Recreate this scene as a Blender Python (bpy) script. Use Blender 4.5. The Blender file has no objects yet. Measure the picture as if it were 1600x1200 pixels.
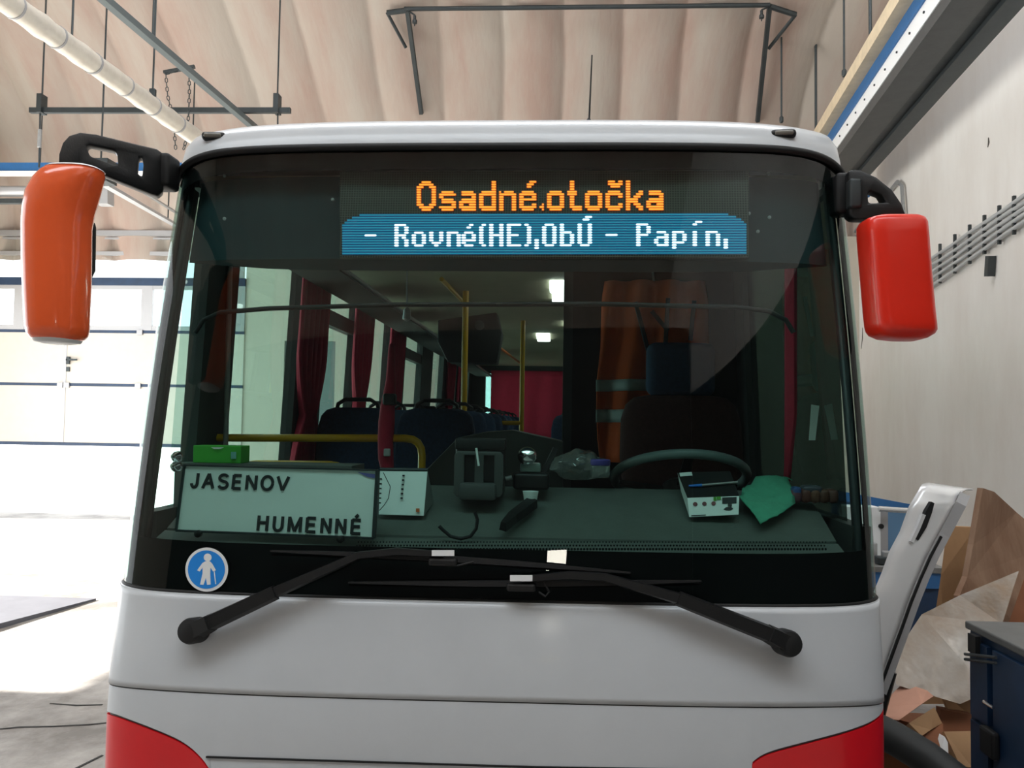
import bpy, bmesh, math, random
import numpy as np
from mathutils import Vector, Matrix
random.seed(7)
PI = math.pi
COL = bpy.context.scene.collection
SC = bpy.context.scene

# ------------------------------------------------------------------ camera
FPX, VX, VY, ROLL, EYE = 1300.0, 870.0, 660.0, 0.0125, 1.75
def _basis():
    dy = Vector(((VX-800)/FPX, (VY-600)/FPX, 1.0)).normalized()
    up = Vector((math.sin(ROLL), -math.cos(ROLL), 0.0))
    up = (up - dy*up.dot(dy)).normalized()
    xx = dy.cross(up)
    if xx.x < 0: xx = -xx
    return xx, dy, up            # world X, Y, Z in camera coordinates (right, down, forward)
_bx, _by, _bz = _basis()
CAMP = Vector((0, 0, EYE))
def ray(px, py):
    c = Vector(((px-800)/FPX, (py-600)/FPX, 1.0))
    return Vector((c.dot(_bx), c.dot(_by), c.dot(_bz)))
def at(px, py, y):
    d = ray(px, py)
    return CAMP + d*(y/d.y)
def atx(px, py, x):
    d = ray(px, py)
    return CAMP + d*(x/d.x)
def atz(px, py, z):
    d = ray(px, py)
    return CAMP + d*((z-EYE)/d.z)
cam = bpy.data.cameras.new('camera')
cam.sensor_width = 36.0
cam.lens = FPX/1600*36.0
cam.clip_start = 0.05
cam.clip_end = 300
camo = bpy.data.objects.new('camera', cam)
COL.objects.link(camo)
right = Vector((_bx.x, _by.x, _bz.x)); down = Vector((_bx.y, _by.y, _bz.y)); fwd = Vector((_bx.z, _by.z, _bz.z))
m = Matrix.Identity(4)
for i in range(3):
    m[i][0] = right[i]; m[i][1] = -down[i]; m[i][2] = -fwd[i]; m[i][3] = CAMP[i]
camo.matrix_world = m
SC.camera = camo

# ------------------------------------------------------------------ light
w = bpy.data.worlds.new('sky'); SC.world = w
w.use_nodes = True
bg = w.node_tree.nodes['Background']
bg.inputs[0].default_value = (0.93, 0.97, 1.0, 1)
bg.inputs[1].default_value = 3.0
def lamp(name, kind, loc, energy, color=(1, 1, 1), **k):
    l = bpy.data.lights.new(name, kind); l.energy = energy; l.color = color
    for a, b in k.items():
        if a != 'rot': setattr(l, a, b)
    o = bpy.data.objects.new(name, l); o.location = loc
    if 'rot' in k: o.rotation_euler = k['rot']
    COL.objects.link(o); return o
sun = lamp('sun', 'SUN', (-20, 10, 12), 30.0, (1.0, 0.97, 0.92), angle=math.radians(0.6))
sun.rotation_euler = Vector((1.0, 0.03, -0.52)).to_track_quat('-Z', 'Y').to_euler()
lamp('overhead_fill', 'AREA', (-2.5, -1.6, 9.5), 640, (0.88, 0.95, 1.0), shape='RECTANGLE', size=12, size_y=3.0, rot=(0, 0, 0))  # unseen overhead fill added for the hall and the bus front
lamp('overhead_fill', 'AREA', (-1, 6.3, 9.3), 420, (0.9, 0.95, 1.0), shape='RECTANGLE', size=9, size_y=1.6, rot=(0, 0, 0))  # second overhead fill, added to brighten the right wall
lamp('gate_fill', 'AREA', (-9.6, 6.5, 2.6), 430, (0.88, 0.95, 1.0), shape='RECTANGLE', size=5.0, size_y=11, rot=(0, -PI/2, 0))  # unseen fill added at the opening in the left wall
SC.view_settings.view_transform = 'Standard'
SC.view_settings.look = 'None'
SC.view_settings.gamma = 1.0
SC.view_settings.use_curve_mapping = False
SC.view_settings.exposure = 0.0

# ------------------------------------------------------------------ materials
def lin(c):
    return tuple(((v/255)/12.92 if v/255 <= .04045 else ((v/255+.055)/1.055)**2.4) for v in c)
def mat(name, rgb, rough=.5, metal=0.0, noise=0, scale=8, bump=0, bscale=30, coat=0, dirt=None, spec=.5, stretch=None):
    """noise: strength of a mottled variation; dirt: second colour in blotches."""
    M = bpy.data.materials.new(name); M.use_nodes = True
    N = M.node_tree.nodes; L = M.node_tree.links
    b = N['Principled BSDF']
    c = lin(rgb)
    b.inputs['Base Color'].default_value = (*c, 1)
    b.inputs['Roughness'].default_value = rough
    b.inputs['Metallic'].default_value = metal
    b.inputs['Specular IOR Level'].default_value = spec
    b.inputs['Coat Weight'].default_value = coat
    b.inputs['Coat Roughness'].default_value = .06
    if noise or bump:
        tc = N.new('ShaderNodeTexCoord'); mp = N.new('ShaderNodeMapping')
        L.new(tc.outputs['Object'], mp.inputs[0])
        if stretch: mp.inputs['Scale'].default_value = stretch
    if noise:
        t = N.new('ShaderNodeTexNoise'); t.inputs['Scale'].default_value = scale; t.inputs['Detail'].default_value = 6
        t.inputs['Roughness'].default_value = .65
        L.new(mp.outputs[0], t.inputs['Vector'])
        r = N.new('ShaderNodeValToRGB')
        d = lin(dirt) if dirt else tuple(v*(1-noise) for v in c)
        r.color_ramp.elements[0].position = .34; r.color_ramp.elements[0].color = (*d, 1)
        r.color_ramp.elements[1].position = .62; r.color_ramp.elements[1].color = (*c, 1)
        L.new(t.outputs['Fac'], r.inputs[0]); L.new(r.outputs[0], b.inputs['Base Color'])
    if bump:
        t2 = N.new('ShaderNodeTexNoise'); t2.inputs['Scale'].default_value = bscale; t2.inputs['Detail'].default_value = 4
        L.new(mp.outputs[0], t2.inputs['Vector'])
        bp = N.new('ShaderNodeBump'); bp.inputs['Strength'].default_value = bump; bp.inputs['Distance'].default_value = .02
        L.new(t2.outputs['Fac'], bp.inputs['Height']); L.new(bp.outputs[0], b.inputs['Normal'])
    return M
def emis(name, rgb, s):
    M = bpy.data.materials.new(name); M.use_nodes = True
    b = M.node_tree.nodes['Principled BSDF']
    b.inputs['Base Color'].default_value = (*[v*.5 for v in lin(rgb)], 1)
    b.inputs['Emission Color'].default_value = (*lin(rgb), 1)
    b.inputs['Emission Strength'].default_value = s
    return M
def glass(name, tint, f0=.04, haze=0.0, rough=.0):
    M = bpy.data.materials.new(name); M.use_nodes = True
    N = M.node_tree.nodes; L = M.node_tree.links; N.clear()
    out = N.new('ShaderNodeOutputMaterial')
    tr = N.new('ShaderNodeBsdfTransparent'); tr.inputs[0].default_value = (*tint, 1)
    gl = N.new('ShaderNodeBsdfGlossy'); gl.inputs['Roughness'].default_value = rough
    lw = N.new('ShaderNodeLayerWeight'); lw.inputs[0].default_value = .5
    p = N.new('ShaderNodeMath'); p.operation = 'POWER'; p.inputs[1].default_value = 5
    L.new(lw.outputs['Facing'], p.inputs[0])
    ma = N.new('ShaderNodeMath'); ma.operation = 'MULTIPLY_ADD'; ma.inputs[1].default_value = 1-f0; ma.inputs[2].default_value = f0
    L.new(p.outputs[0], ma.inputs[0])
    mx = N.new('ShaderNodeMixShader')
    L.new(ma.outputs[0], mx.inputs[0]); L.new(tr.outputs[0], mx.inputs[1]); L.new(gl.outputs[0], mx.inputs[2])
    last = mx
    if haze:
        df = N.new('ShaderNodeBsdfDiffuse'); df.inputs[0].default_value = (.7, .75, .73, 1)
        m2 = N.new('ShaderNodeMixShader'); m2.inputs[0].default_value = haze
        L.new(mx.outputs[0], m2.inputs[1]); L.new(df.outputs[0], m2.inputs[2]); last = m2
    L.new(last.outputs[0], out.inputs[0])
    return M

M = {}
M['paint'] = mat('white_paint', (211, 215, 219), .32, coat=.3, noise=.05, scale=3)
M['red'] = mat('red_paint', (232, 20, 32), .28, coat=.5)
M['redm'] = mat('red_mirror_paint', (244, 46, 24), .32, coat=.3)
M['orangem'] = mat('orange_mirror_paint', (255, 104, 52), .22, coat=.7)
M['black'] = mat('black_plastic', (17, 18, 19), .45, bump=.05, bscale=120)
M['rubber'] = mat('black_rubber', (15, 16, 17), .6)
M['frit'] = mat('black_frit', (8, 10, 11), .8, spec=.1)
M['header'] = mat('header_grey', (42, 62, 66), .8, spec=.2, noise=.15, scale=3)
M['dash'] = mat('dash_grey', (88, 96, 91), .65, noise=.12, scale=12, bump=.1, bscale=150)
M['lining'] = mat('interior_lining', (58, 64, 62), .7, noise=.1)
M['ceil'] = mat('bus_ceiling', (158, 152, 128), .7, noise=.08)
M['darkp'] = mat('cab_partition_black', (16, 19, 19), .6)
M['pillar'] = mat('pillar_dark', (40, 48, 50), .45)
M['yellow'] = mat('yellow_tube', (222, 168, 8), .35, coat=.2)
M['seat'] = mat('navy_seat_fabric', (36, 62, 92), .9, noise=.3, scale=60, bump=.2, bscale=200)
M['seatd'] = mat('driver_seat_fabric', (72, 38, 34), .9, noise=.25, scale=50, bump=.2, bscale=200)
M['seath'] = mat('headrest_fabric', (34, 58, 84), .9, noise=.25, scale=50)
M['curtain'] = mat('red_curtain', (176, 30, 58), .85, noise=.15, scale=20)
M['curtainb'] = mat('red_rear_curtain', (205, 32, 66), .85, noise=.1, scale=12)
M['steel'] = mat('galvanised_steel', (166, 168, 168), .45, .3, noise=.15, scale=20)
M['dsteel'] = mat('dark_steel', (70, 76, 78), .5, .5, noise=.15)
M['chrome'] = mat('chrome', (220, 222, 224), .12, 1.0)
M['wshield'] = glass('windshield_glass', (.57, .755, .715), .045)
M['sglass'] = glass('side_window_glass', (.60, .78, .74), .05, haze=.06)
M['dglass'] = glass('dark_window_glass', (.05, .08, .07), .05, haze=.02)
M['pane'] = glass('door_pane', (.95, .97, .97), .04)
M['mirr'] = mat('mirror_glass', (200, 205, 208), .03, 1.0)
M['white'] = mat('white_plastic', (240, 242, 242), .5)
M['board'] = mat('board_white', (238, 248, 244), .6, noise=.04)
M['ink'] = mat('dark_ink', (38, 42, 44), .7)
M['wheelgrey'] = mat('steering_wheel_grey', (118, 140, 140), .35)
M['lamp'] = emis('lamp_white', (255, 252, 244), 6)
M['flood'] = emis('flood_white', (255, 250, 235), 26)
M['ledo'] = emis('led_orange', (255, 142, 44), 2.2)
M['ledw'] = emis('led_white', (238, 244, 255), 2.4)
M['ledb'] = emis('led_blue', (0, 112, 172), .34)
M['ledb2'] = emis('led_blue_row', (30, 165, 200), .7)

# ------------------------------------------------------------------ mesh helpers
WLOC = {}
class MB:
    def __init__(s): s.v = []; s.f = []; s.mi = []
    def add(s, vs, fs, mi=0):
        o = len(s.v); s.v += [Vector(v) for v in vs]
        s.f += [tuple(i+o for i in f) for f in fs]; s.mi += [mi]*len(fs); return s
    def hexa(s, p, mi=0):          # 8 points: bottom 4 (ccw), top 4
        return s.add(p, [(3, 2, 1, 0), (4, 5, 6, 7), (0, 1, 5, 4), (1, 2, 6, 5), (2, 3, 7, 6), (3, 0, 4, 7)], mi)
    def box(s, x0, x1, y0, y1, z0, z1, mi=0):
        return s.hexa([(x0, y0, z0), (x1, y0, z0), (x1, y1, z0), (x0, y1, z0), (x0, y0, z1), (x1, y0, z1), (x1, y1, z1), (x0, y1, z1)], mi)
    def bmadd(s, bm, M4=None, mi=0):
        bm.verts.index_update()
        vs = [(M4 @ v.co) if M4 else v.co.copy() for v in bm.verts]
        s.add(vs, [tuple(v.index for v in f.verts) for f in bm.faces], mi); bm.free(); return s
    def rbox(s, c, size, r=.01, seg=3, rot=None, mi=0):
        bm = bmesh.new(); bmesh.ops.create_cube(bm, size=1)
        for v in bm.verts: v.co = Vector((v.co.x*size[0], v.co.y*size[1], v.co.z*size[2]))
        r = min(r, min(size)*.49)
        bmesh.ops.bevel(bm, geom=list(bm.edges), offset=r, segments=seg, profile=.5, affect='EDGES')
        R = rot.to_4x4() if rot is not None else Matrix.Identity(4)
        return s.bmadd(bm, Matrix.Translation(Vector(c)) @ R, mi)
    def tube(s, pts, r, n=10, cap=True, mi=0):
        pts = [Vector(p) for p in pts]; k = len(pts)
        rs = r if isinstance(r, (list, tuple)) else [r]*k
        d0 = (pts[1]-pts[0]).normalized()
        a = d0.orthogonal().normalized()
        vs = []; 
        for i, p in enumerate(pts):
            d = ((pts[min(i+1, k-1)]-pts[max(i-1, 0)])).normalized()
            a = (a - d*a.dot(d)).normalized(); b = d.cross(a)
            for j in range(n):
                t = 2*PI*j/n; vs.append(p + (a*math.cos(t)+b*math.sin(t))*rs[i])
        fs = [(i*n+j, i*n+(j+1) % n, (i+1)*n+(j+1) % n, (i+1)*n+j) for i in range(k-1) for j in range(n)]
        if cap: fs += [tuple(range(n-1, -1, -1)), tuple((k-1)*n+j for j in range(n))]
        return s.add(vs, fs, mi)
    def sweep(s, pts, ws, t, nrm, mi=0):      # rectangular bar: widths ws, thickness t towards nrm
        pts = [Vector(p) for p in pts]; k = len(pts); nrm = Vector(nrm).normalized()
        if not isinstance(ws, (list, tuple)): ws = [ws]*k
        if not isinstance(t, (list, tuple)): t = [t]*k
        vs = []
        for i, p in enumerate(pts):
            d = (pts[min(i+1, k-1)]-pts[max(i-1, 0)]).normalized()
            sd = d.cross(nrm).normalized(); u = sd.cross(d).normalized()
            h = ws[i]/2; q = t[i]/2
            vs += [p-sd*h-u*q, p+sd*h-u*q, p+sd*h*.75+u*q, p-sd*h*.75+u*q]
        fs = [(i*4+j, i*4+(j+1) % 4, (i+1)*4+(j+1) % 4, (i+1)*4+j) for i in range(k-1) for j in range(4)]
        fs += [(3, 2, 1, 0), tuple((k-1)*4+j for j in range(4))]
        return s.add(vs, fs, mi)
    def lathe(s, prof, c, axis=(0, 0, 1), n=24, mi=0):     # prof: (radius, height) along axis
        ax = Vector(axis).normalized(); a = ax.orthogonal().normalized(); b = ax.cross(a); c = Vector(c)
        vs = [c+ax*h+(a*math.cos(2*PI*j/n)+b*math.sin(2*PI*j/n))*max(r, 1e-4) for r, h in prof for j in range(n)]
        k = len(prof)
        fs = [(i*n+j, i*n+(j+1) % n, (i+1)*n+(j+1) % n, (i+1)*n+j) for i in range(k-1) for j in range(n)]
        fs += [tuple(range(n-1, -1, -1)), tuple((k-1)*n+j for j in range(n))]
        return s.add(vs, fs, mi)
    def grid(s, rows, mi=0, close=False):      # rows of points
        n = len(rows[0]); vs = [p for r in rows for p in r]
        m_ = n if close else n-1
        fs = [(i*n+j, i*n+(j+1) % n, (i+1)*n+(j+1) % n, (i+1)*n+j) for i in range(len(rows)-1) for j in range(m_)]
        return s.add(vs, fs, mi)
    def loft(s, rings, mi=0):
        n = len(rings[0]); o = len(s.v); s.grid(rings, mi, True)
        s.f += [tuple(o+j for j in range(n-1, -1, -1)), tuple(o+(len(rings)-1)*n+j for j in range(n))]; s.mi += [mi]*2
        return s
    def plate(s, outer, holes, dvec, bev=0, mi=0):
        bm = bmesh.new(); es = []
        for lp in [outer]+list(holes):
            vv = [bm.verts.new(Vector(p)) for p in lp]
            es += [bm.edges.new((vv[i], vv[(i+1) % len(vv)])) for i in range(len(vv))]
        bmesh.ops.triangle_fill(bm, use_beauty=True, use_dissolve=False, edges=es)
        if dvec is not None:
            g = bmesh.ops.extrude_face_region(bm, geom=list(bm.faces))
            bmesh.ops.translate(bm, vec=Vector(dvec), verts=[e for e in g['geom'] if isinstance(e, bmesh.types.BMVert)])
            bmesh.ops.recalc_face_normals(bm, faces=list(bm.faces))
            if bev:
                ed = [e for e in bm.edges if len(e.link_faces) == 2 and e.calc_face_angle(0) > .6]
                bmesh.ops.bevel(bm, geom=ed, offset=bev, segments=2, profile=.5, affect='EDGES')
        return s.bmadd(bm, None, mi)
    def build(s, name, mats, parent=None, smooth=None, label=None, cat=None, group=None, kind=None, base=False, recalc=True, solid=0, cn=None):
        lo = Vector((min(v.x for v in s.v), min(v.y for v in s.v), min(v.z for v in s.v)))
        hi = Vector((max(v.x for v in s.v), max(v.y for v in s.v), max(v.z for v in s.v)))
        c = (lo+hi)/2
        if base: c.z = lo.z
        me = bpy.data.meshes.new(name); me.from_pydata([v-c for v in s.v], [], s.f)
        if not isinstance(mats, (list, tuple)): mats = [mats]
        for mm in mats: me.materials.append(M[mm] if isinstance(mm, str) else mm)
        for p, i in zip(me.polygons, s.mi): p.material_index = i
        if recalc:
            bm = bmesh.new(); bm.from_mesh(me)
            bmesh.ops.recalc_face_normals(bm, faces=list(bm.faces)); bm.to_mesh(me); bm.free()
        if smooth is not None:
            for p in me.polygons: p.use_smooth = True
            me.set_sharp_from_angle(angle=math.radians(smooth))
        if cn: me.normals_split_custom_set_from_vertices([tuple(v) for v in cn])
        o = bpy.data.objects.new(name, me); COL.objects.link(o)
        if solid:
            md = o.modifiers.new('solid', 'SOLIDIFY'); md.thickness = solid; md.offset = 0
        put(o, c, parent); tag(o, label, cat, group, kind)
        return o
def put(o, c, parent=None):
    c = Vector(c)
    if parent is not None:
        o.parent = parent; o.location = c - WLOC[parent.name]
    else: o.location = c
    WLOC[o.name] = c
def tag(o, label=None, cat=None, group=None, kind=None):
    if label: o['label'] = label
    if cat: o['category'] = cat
    if group: o['group'] = group
    if kind: o['kind'] = kind
    return o
def thing(name, loc, label, cat, group=None):
    o = bpy.data.objects.new(name, None); o.empty_display_size = .1; COL.objects.link(o)
    put(o, loc); return tag(o, label, cat, group)
def copy_tree(o, dv, parent=None):
    c = o.copy(); COL.objects.link(c)
    if parent is not None: c.parent = parent
    else: c.location = o.location + Vector(dv)
    for ch in list(o.children): copy_tree(ch, dv, c)
    return c
def S(mb, name, mt, **k):
    return mb.build(name, mt, kind='structure', **k)
def text_mesh(body, size, offset=0.0, align='LEFT'):
    cu = bpy.data.curves.new('lettering', 'FONT'); cu.body = body; cu.size = size; cu.offset = offset; cu.align_x = align
    cu.extrude = .0006; cu.resolution_u = 3
    o = bpy.data.objects.new('lettering', cu); COL.objects.link(o)
    bpy.context.view_layer.update()
    me = bpy.data.meshes.new_from_object(o.evaluated_get(bpy.context.evaluated_depsgraph_get()))
    vs = [v.co.copy() for v in me.vertices]; fs = [tuple(p.vertices) for p in me.polygons]
    bpy.data.objects.remove(o); bpy.data.curves.remove(cu); bpy.data.meshes.remove(me)
    return vs, fs
def lerp(a, b, t): return a+(b-a)*t
def interp(tab, z):
    if z <= tab[0][0]: return tab[0][1:]
    if z >= tab[-1][0]: return tab[-1][1:]
    for k in range(len(tab)-1):
        a, b = tab[k], tab[k+1]
        if z <= b[0]: break
    h = b[0]-a[0]; t = (z-a[0])/h
    p = tab[k-1] if k else a; q = tab[k+2] if k+2 < len(tab) else b
    out = []
    for c in range(1, len(a)):
        d = (b[c]-a[c])/h
        d0 = (a[c]-p[c])/(a[0]-p[0]) if k else d
        d1 = (q[c]-b[c])/(q[0]-b[0]) if k+2 < len(tab) else d
        m0 = (d+d0)/2 if d*d0 > 0 else 0.0
        m1 = (d+d1)/2 if d*d1 > 0 else 0.0
        m0 = max(-3*abs(d), min(3*abs(d), m0)); m1 = max(-3*abs(d), min(3*abs(d), m1))
        out.append((2*t**3-3*t**2+1)*a[c]+(t**3-2*t**2+t)*h*m0+(-2*t**3+3*t**2)*b[c]+(t**3-t**2)*h*m1)
    return tuple(out)

# ================================================================== THE HALL
M['floor'] = mat('concrete_floor', (172, 166, 160), .55, noise=.5, scale=1.6, bump=.25, bscale=14, dirt=(112, 106, 100))
M['ground'] = mat('outside_paving', (205, 203, 198), .8, noise=.1)
M['vault'] = mat('vault_foam', (184, 174, 163), .8, noise=.12, scale=.9, bump=.25, bscale=9, dirt=(176, 152, 140), stretch=(1.6, .35, .35))
M['wallr'] = mat('plaster_wall', (242, 239, 234), .85, noise=.1, scale=.7, bump=.15, bscale=5, dirt=(230, 224, 217), stretch=(1, 1, .4))
M['wallb'] = mat('back_wall_plaster', (214, 206, 192), .85, noise=.06, scale=.6)
M['blue'] = mat('blue_paint', (48, 108, 166), .5, noise=.1)
M['blued'] = mat('dark_blue_paint', (28, 58, 92), .45, noise=.35, scale=5)
M['cream'] = mat('cream_door_panel', (220, 213, 202), .6, noise=.04)
M['railgrey'] = mat('grey_aluminium', (176, 176, 178), .45, .4)
flo = S(MB().box(-11, 7, -11, 14.45, -.2, 0), 'floor', 'floor')
M['crack'] = mat('crack_dark', (48, 46, 44), .9)
for k, pts in enumerate((((-30, 1142), (30, 1136), (80, 1135), (140, 1132), (200, 1126)), ((78, 1099), (120, 1102), (160, 1101)), ((60, 1215), (110, 1205), (160, 1180)))):
    MB().sweep([atz(a, b, .002) for a, b in pts], [.006, .022, .016, .02, .008][:len(pts)], .003, (0, 0, 1)).build('crack', 'crack', flo)
S(MB().box(-60, 40, -30, 80, -.35, -.21), 'ground_outside', 'ground')
def wall_x(y): return 3.63+.1*y
VA, VB, VZ, VYC = 12.3, 5.5, 4.5, 2.0
def vault(y):
    q = 1-((y-VYC)/VA)**2
    return VZ+VB*math.sqrt(max(q, 0))
rows = []
na, nx = 72, 520
for i in range(na+1):
    th = PI*i/na
    r = []
    for j in range(nx+1):
        x = lerp(-10.6, 6.6, j/nx)
        xs = x+.05*math.sin(th*9+x)+.12*math.sin(x*.7)
        p = .98
        k = abs(math.sin(PI*xs/p))
        off = .13*k**.7 + .03*math.sin(x*2.3+th*5)
        r.append(Vector((x, VYC+(VA-off)*math.cos(th), VZ+(VB-off)*math.sin(th))))
    rows.append(r)
S(MB().grid(rows), 'ceiling', 'vault', smooth=80, recalc=False)
S(MB().hexa([(wall_x(-11), -11, 0), (wall_x(-11)+.25, -11, 0), (wall_x(14.5)+.25, 14.5, 0), (wall_x(14.5), 14.5, 0),
             (wall_x(-11), -11, 10.2), (wall_x(-11)+.25, -11, 10.2), (wall_x(14.5)+.25, 14.5, 10.2), (wall_x(14.5), 14.5, 10.2)]), 'wall_right', 'wallr')
YB = 14.2
DX0, DX1, DTOP = -10.3, -5.46, 4.92
wb = MB()
wb.box(DX1, -4.75, YB, YB+.25, 0, 4.96).box(-3.85, -2.0, YB, YB+.25, 0, 4.96).box(-.9, 5.6, YB, YB+.25, 0, 4.96)
wb.box(-4.75, -3.85, YB, YB+.25, 3.1, 4.96).box(-2.0, -.9, YB, YB+.25, 0, 1.2).box(-2.0, -.9, YB, YB+.25, 3.0, 4.96)
wb.box(-10.6, DX0, YB, YB+.25, 0, 4.96).box(DX0, DX1, YB, YB+.25, DTOP, 4.96+.05)
S(wb, 'wall_back', 'wallb')
wl = MB().box(-10.75, -10.5, -11, 4.95, 0, 10).box(-10.75, -10.5, 13.6, 14.45, 0, 10).box(-10.75, -10.5, 4.95, 13.6, 4.0, 10)
S(wl, 'wall_left', 'wallb')
gp = [(wall_x(-7)-.05, -7, .02), (wall_x(-7)-.01, -7, .02), (wall_x(2.5)-.01, 2.5, .02), (wall_x(2.5)-.05, 2.5, .02)]
S(MB().hexa(gp+[(x, y, 4.2) for x, y, z in gp]), 'reflection_blocker', mat('blocker_dark', (62, 64, 64), .85))  # unseen dark panel added to darken what the windshield mirrors
S(MB().box(-10.5, wall_x(-7)-.06, -7.2, -7.0, 0, 5.7), 'wall_front', mat('dark_front_wall', (66, 66, 66), .85))
# window in the back wall behind the bus, and a grey steel door
wn = S(MB().box(-2.0, -.9, YB+.05, YB+.12, 1.2, 1.26).box(-2.0, -.9, YB+.05, YB+.12, 2.94, 3.0).box(-2.0, -1.94, YB+.05, YB+.12, 1.26, 2.94)
       .box(-.96, -.9, YB+.05, YB+.12, 1.26, 2.94), 'window_1', 'white')
MB().box(-1.94, -.96, YB+.08, YB+.09, 1.26, 2.94).build('pane', 'pane', wn)
dg = S(MB().box(-4.75, -3.85, YB+.04, YB+.1, 0.01, 3.1), 'door_2', mat('grey_steel_door', (128, 138, 138), .5))
MB().box(-3.99, -3.95, YB-.02, YB+.04, 1.0, 1.2).build('door_handle', 'dsteel', dg)

# ---- sectional door, half raised
def dz(py): return at(100, py, YB).z
dr = thing('door_1', (-7.9, YB, 1.4), None, None); dr['kind'] = 'structure'
def dx(px): return at(px, 560, YB).x
secs = [(692, 602), (602, 519)]
stile = dx(228)
for a, b in secs:
    z0, z1 = dz(a), dz(b)-.012
    p = MB().box(DX0+.05, dx(101), YB-.03, YB+.03, z0, z1).box(dx(106), DX1, YB-.03, YB+.03, z0, z1)
    po = p.build('door_section', 'cream', dr)
    MB().box(DX0+.05, DX1, YB-.035, YB+.025, z1, z1+.05).build('joint_strip', 'blued', po)
    MB().box(dx(101), dx(106), YB-.036, YB+.03, z0, z1).build('wicket_seam', 'railgrey', po)
    for hx in (dx(98), dx(108), dx(219)):
        MB().box(hx-.05, hx+.05, YB-.06, YB-.03, z1-.03, z1+.06).build('hinge', 'railgrey', po)
zA, zB = dz(519)+.04, dz(434)
fr = MB().box(DX0+.05, DX1, YB-.03, YB+.03, zA, zA+.08)
fr.box(DX0+.05, DX1, YB-.03, YB+.03, dz(452), zB)
for xx in (DX0+.05, dx(-170), dx(20), dx(219), DX1-.2):
    fr.box(xx, xx+.2, YB-.034, YB+.034, zA+.001, zB-.001)
fo = fr.build('glazed_section', 'railgrey', dr)
MB().box(DX0+.1, DX1-.05, YB-.005, YB+.005, zA+.08, dz(452)).build('pane', 'pane', fo)
MB().box(DX0+.05, DX1, YB-.05, YB-.03, dz(446), dz(434)).build('blue_rail', 'blued', fo)
up = MB().box(DX0+.05, DX1, YB-.03, YB+.03, dz(399), dz(393)).box(DX0+.05, DX1, YB-.03, YB+.03, dz(374), DTOP-.02)
for xx in (DX0+.05, dx(-60), DX1-.2): up.box(xx, xx+.16, YB-.034, YB+.034, zB+.001, DTOP-.021)
uo = up.build('upper_glazed_section', 'railgrey', dr)
MB().box(DX0+.1, DX1-.05, YB-.005, YB+.005, zB, DTOP-.05).build('pane', 'pane', uo)
hd = MB()
hb = at(108, 563, YB)
hd.box(hb.x-.02, hb.x+.04, YB-.06, YB-.03, hb.z-.07, hb.z+.06).box(hb.x, hb.x+.19, YB-.1, YB-.07, hb.z-.01, hb.z+.02).box(hb.x, hb.x+.02, YB-.1, YB-.03, hb.z-.01, hb.z+.02)
hd.box(hb.x-.02, hb.x+.04, YB-.05, YB-.03, hb.z-.2, hb.z-.12)
hd.build('door_handle', 'dsteel', dr)
bs = MB().box(DX0+.05, DX1, YB-.04, YB+.04, dz(696), dz(691)); bs.build('bottom_seal', 'blued', dr)
ld = MB().box(DX0, DX1, YB-.12, YB-.02, dz(370), dz(362)); S(ld, 'trim_2', 'railgrey')

# ---- low dark grey triangular slab on the floor
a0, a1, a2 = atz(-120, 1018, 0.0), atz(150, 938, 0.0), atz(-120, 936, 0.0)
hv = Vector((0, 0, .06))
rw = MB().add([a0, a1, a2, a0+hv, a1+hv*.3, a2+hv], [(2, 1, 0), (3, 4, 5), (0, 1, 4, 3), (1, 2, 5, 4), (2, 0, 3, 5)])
rw.build('floor_slab', mat('slab_grey', (92, 92, 98), .8, noise=.15, scale=4), label='low grey wedge-shaped slab on the floor below the raised door', cat='ramp', base=True)

# ---- blue crane beam over the door, with white lower flange
y = 12.6
b0, b1 = at(-150, 262, y), at(400, 262, y)
o = thing('crane_beam', ((b0.x+b1.x)/2, y, b0.z), 'blue horizontal beam with white lower edge above the raised door', 'beam')
def hstrip(px0, px1, py0, py1, y, dpt):
    p = [at(px0, py1, y), at(px1, py1, y), at(px1, py0, y), at(px0, py0, y)]
    return MB().hexa([p[0], p[1], p[1]+Vector((0, dpt, 0)), p[0]+Vector((0, dpt, 0)), p[3], p[2], p[2]+Vector((0, dpt, 0)), p[3]+Vector((0, dpt, 0))])
hstrip(-150, 400, 254, 267, y, .14).build('beam_web', 'blue', o)
hstrip(-150, 400, 267, 270.5, y-.02, .18).build('lower_flange', 'white', o)
for px in (-100, 300):
    q = at(px, 254, y+.07)
    MB().tube([q, (q.x, q.y, vault(q.y)+.1)], .012, 6).build('hanger_rod', 'dsteel', o)
o = thing('heating_pipe', at(60, 300, 12.9), 'thick grey horizontal pipe under the blue beam, left of the orange mirror', 'pipe')
p0, p1 = at(-150, 299, 12.9), at(166, 299, 12.9)
MB().tube([p0, p1], .085, 16).build('pipe_run', 'railgrey', o, smooth=40)
hstrip(-150, 166, 310, 317, 12.85, .1).build('support_channel', 'dsteel', o)
hstrip(148, 168, 284, 318, 12.8, .2).build('end_bracket', 'railgrey', o)
for px in (-100, 61):
    q = at(px, 299, 12.9); MB().tube([q, (q.x, q.y, vault(q.y)+.1)], .01, 6).build('hanger_rod', 'dsteel', o)
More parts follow.
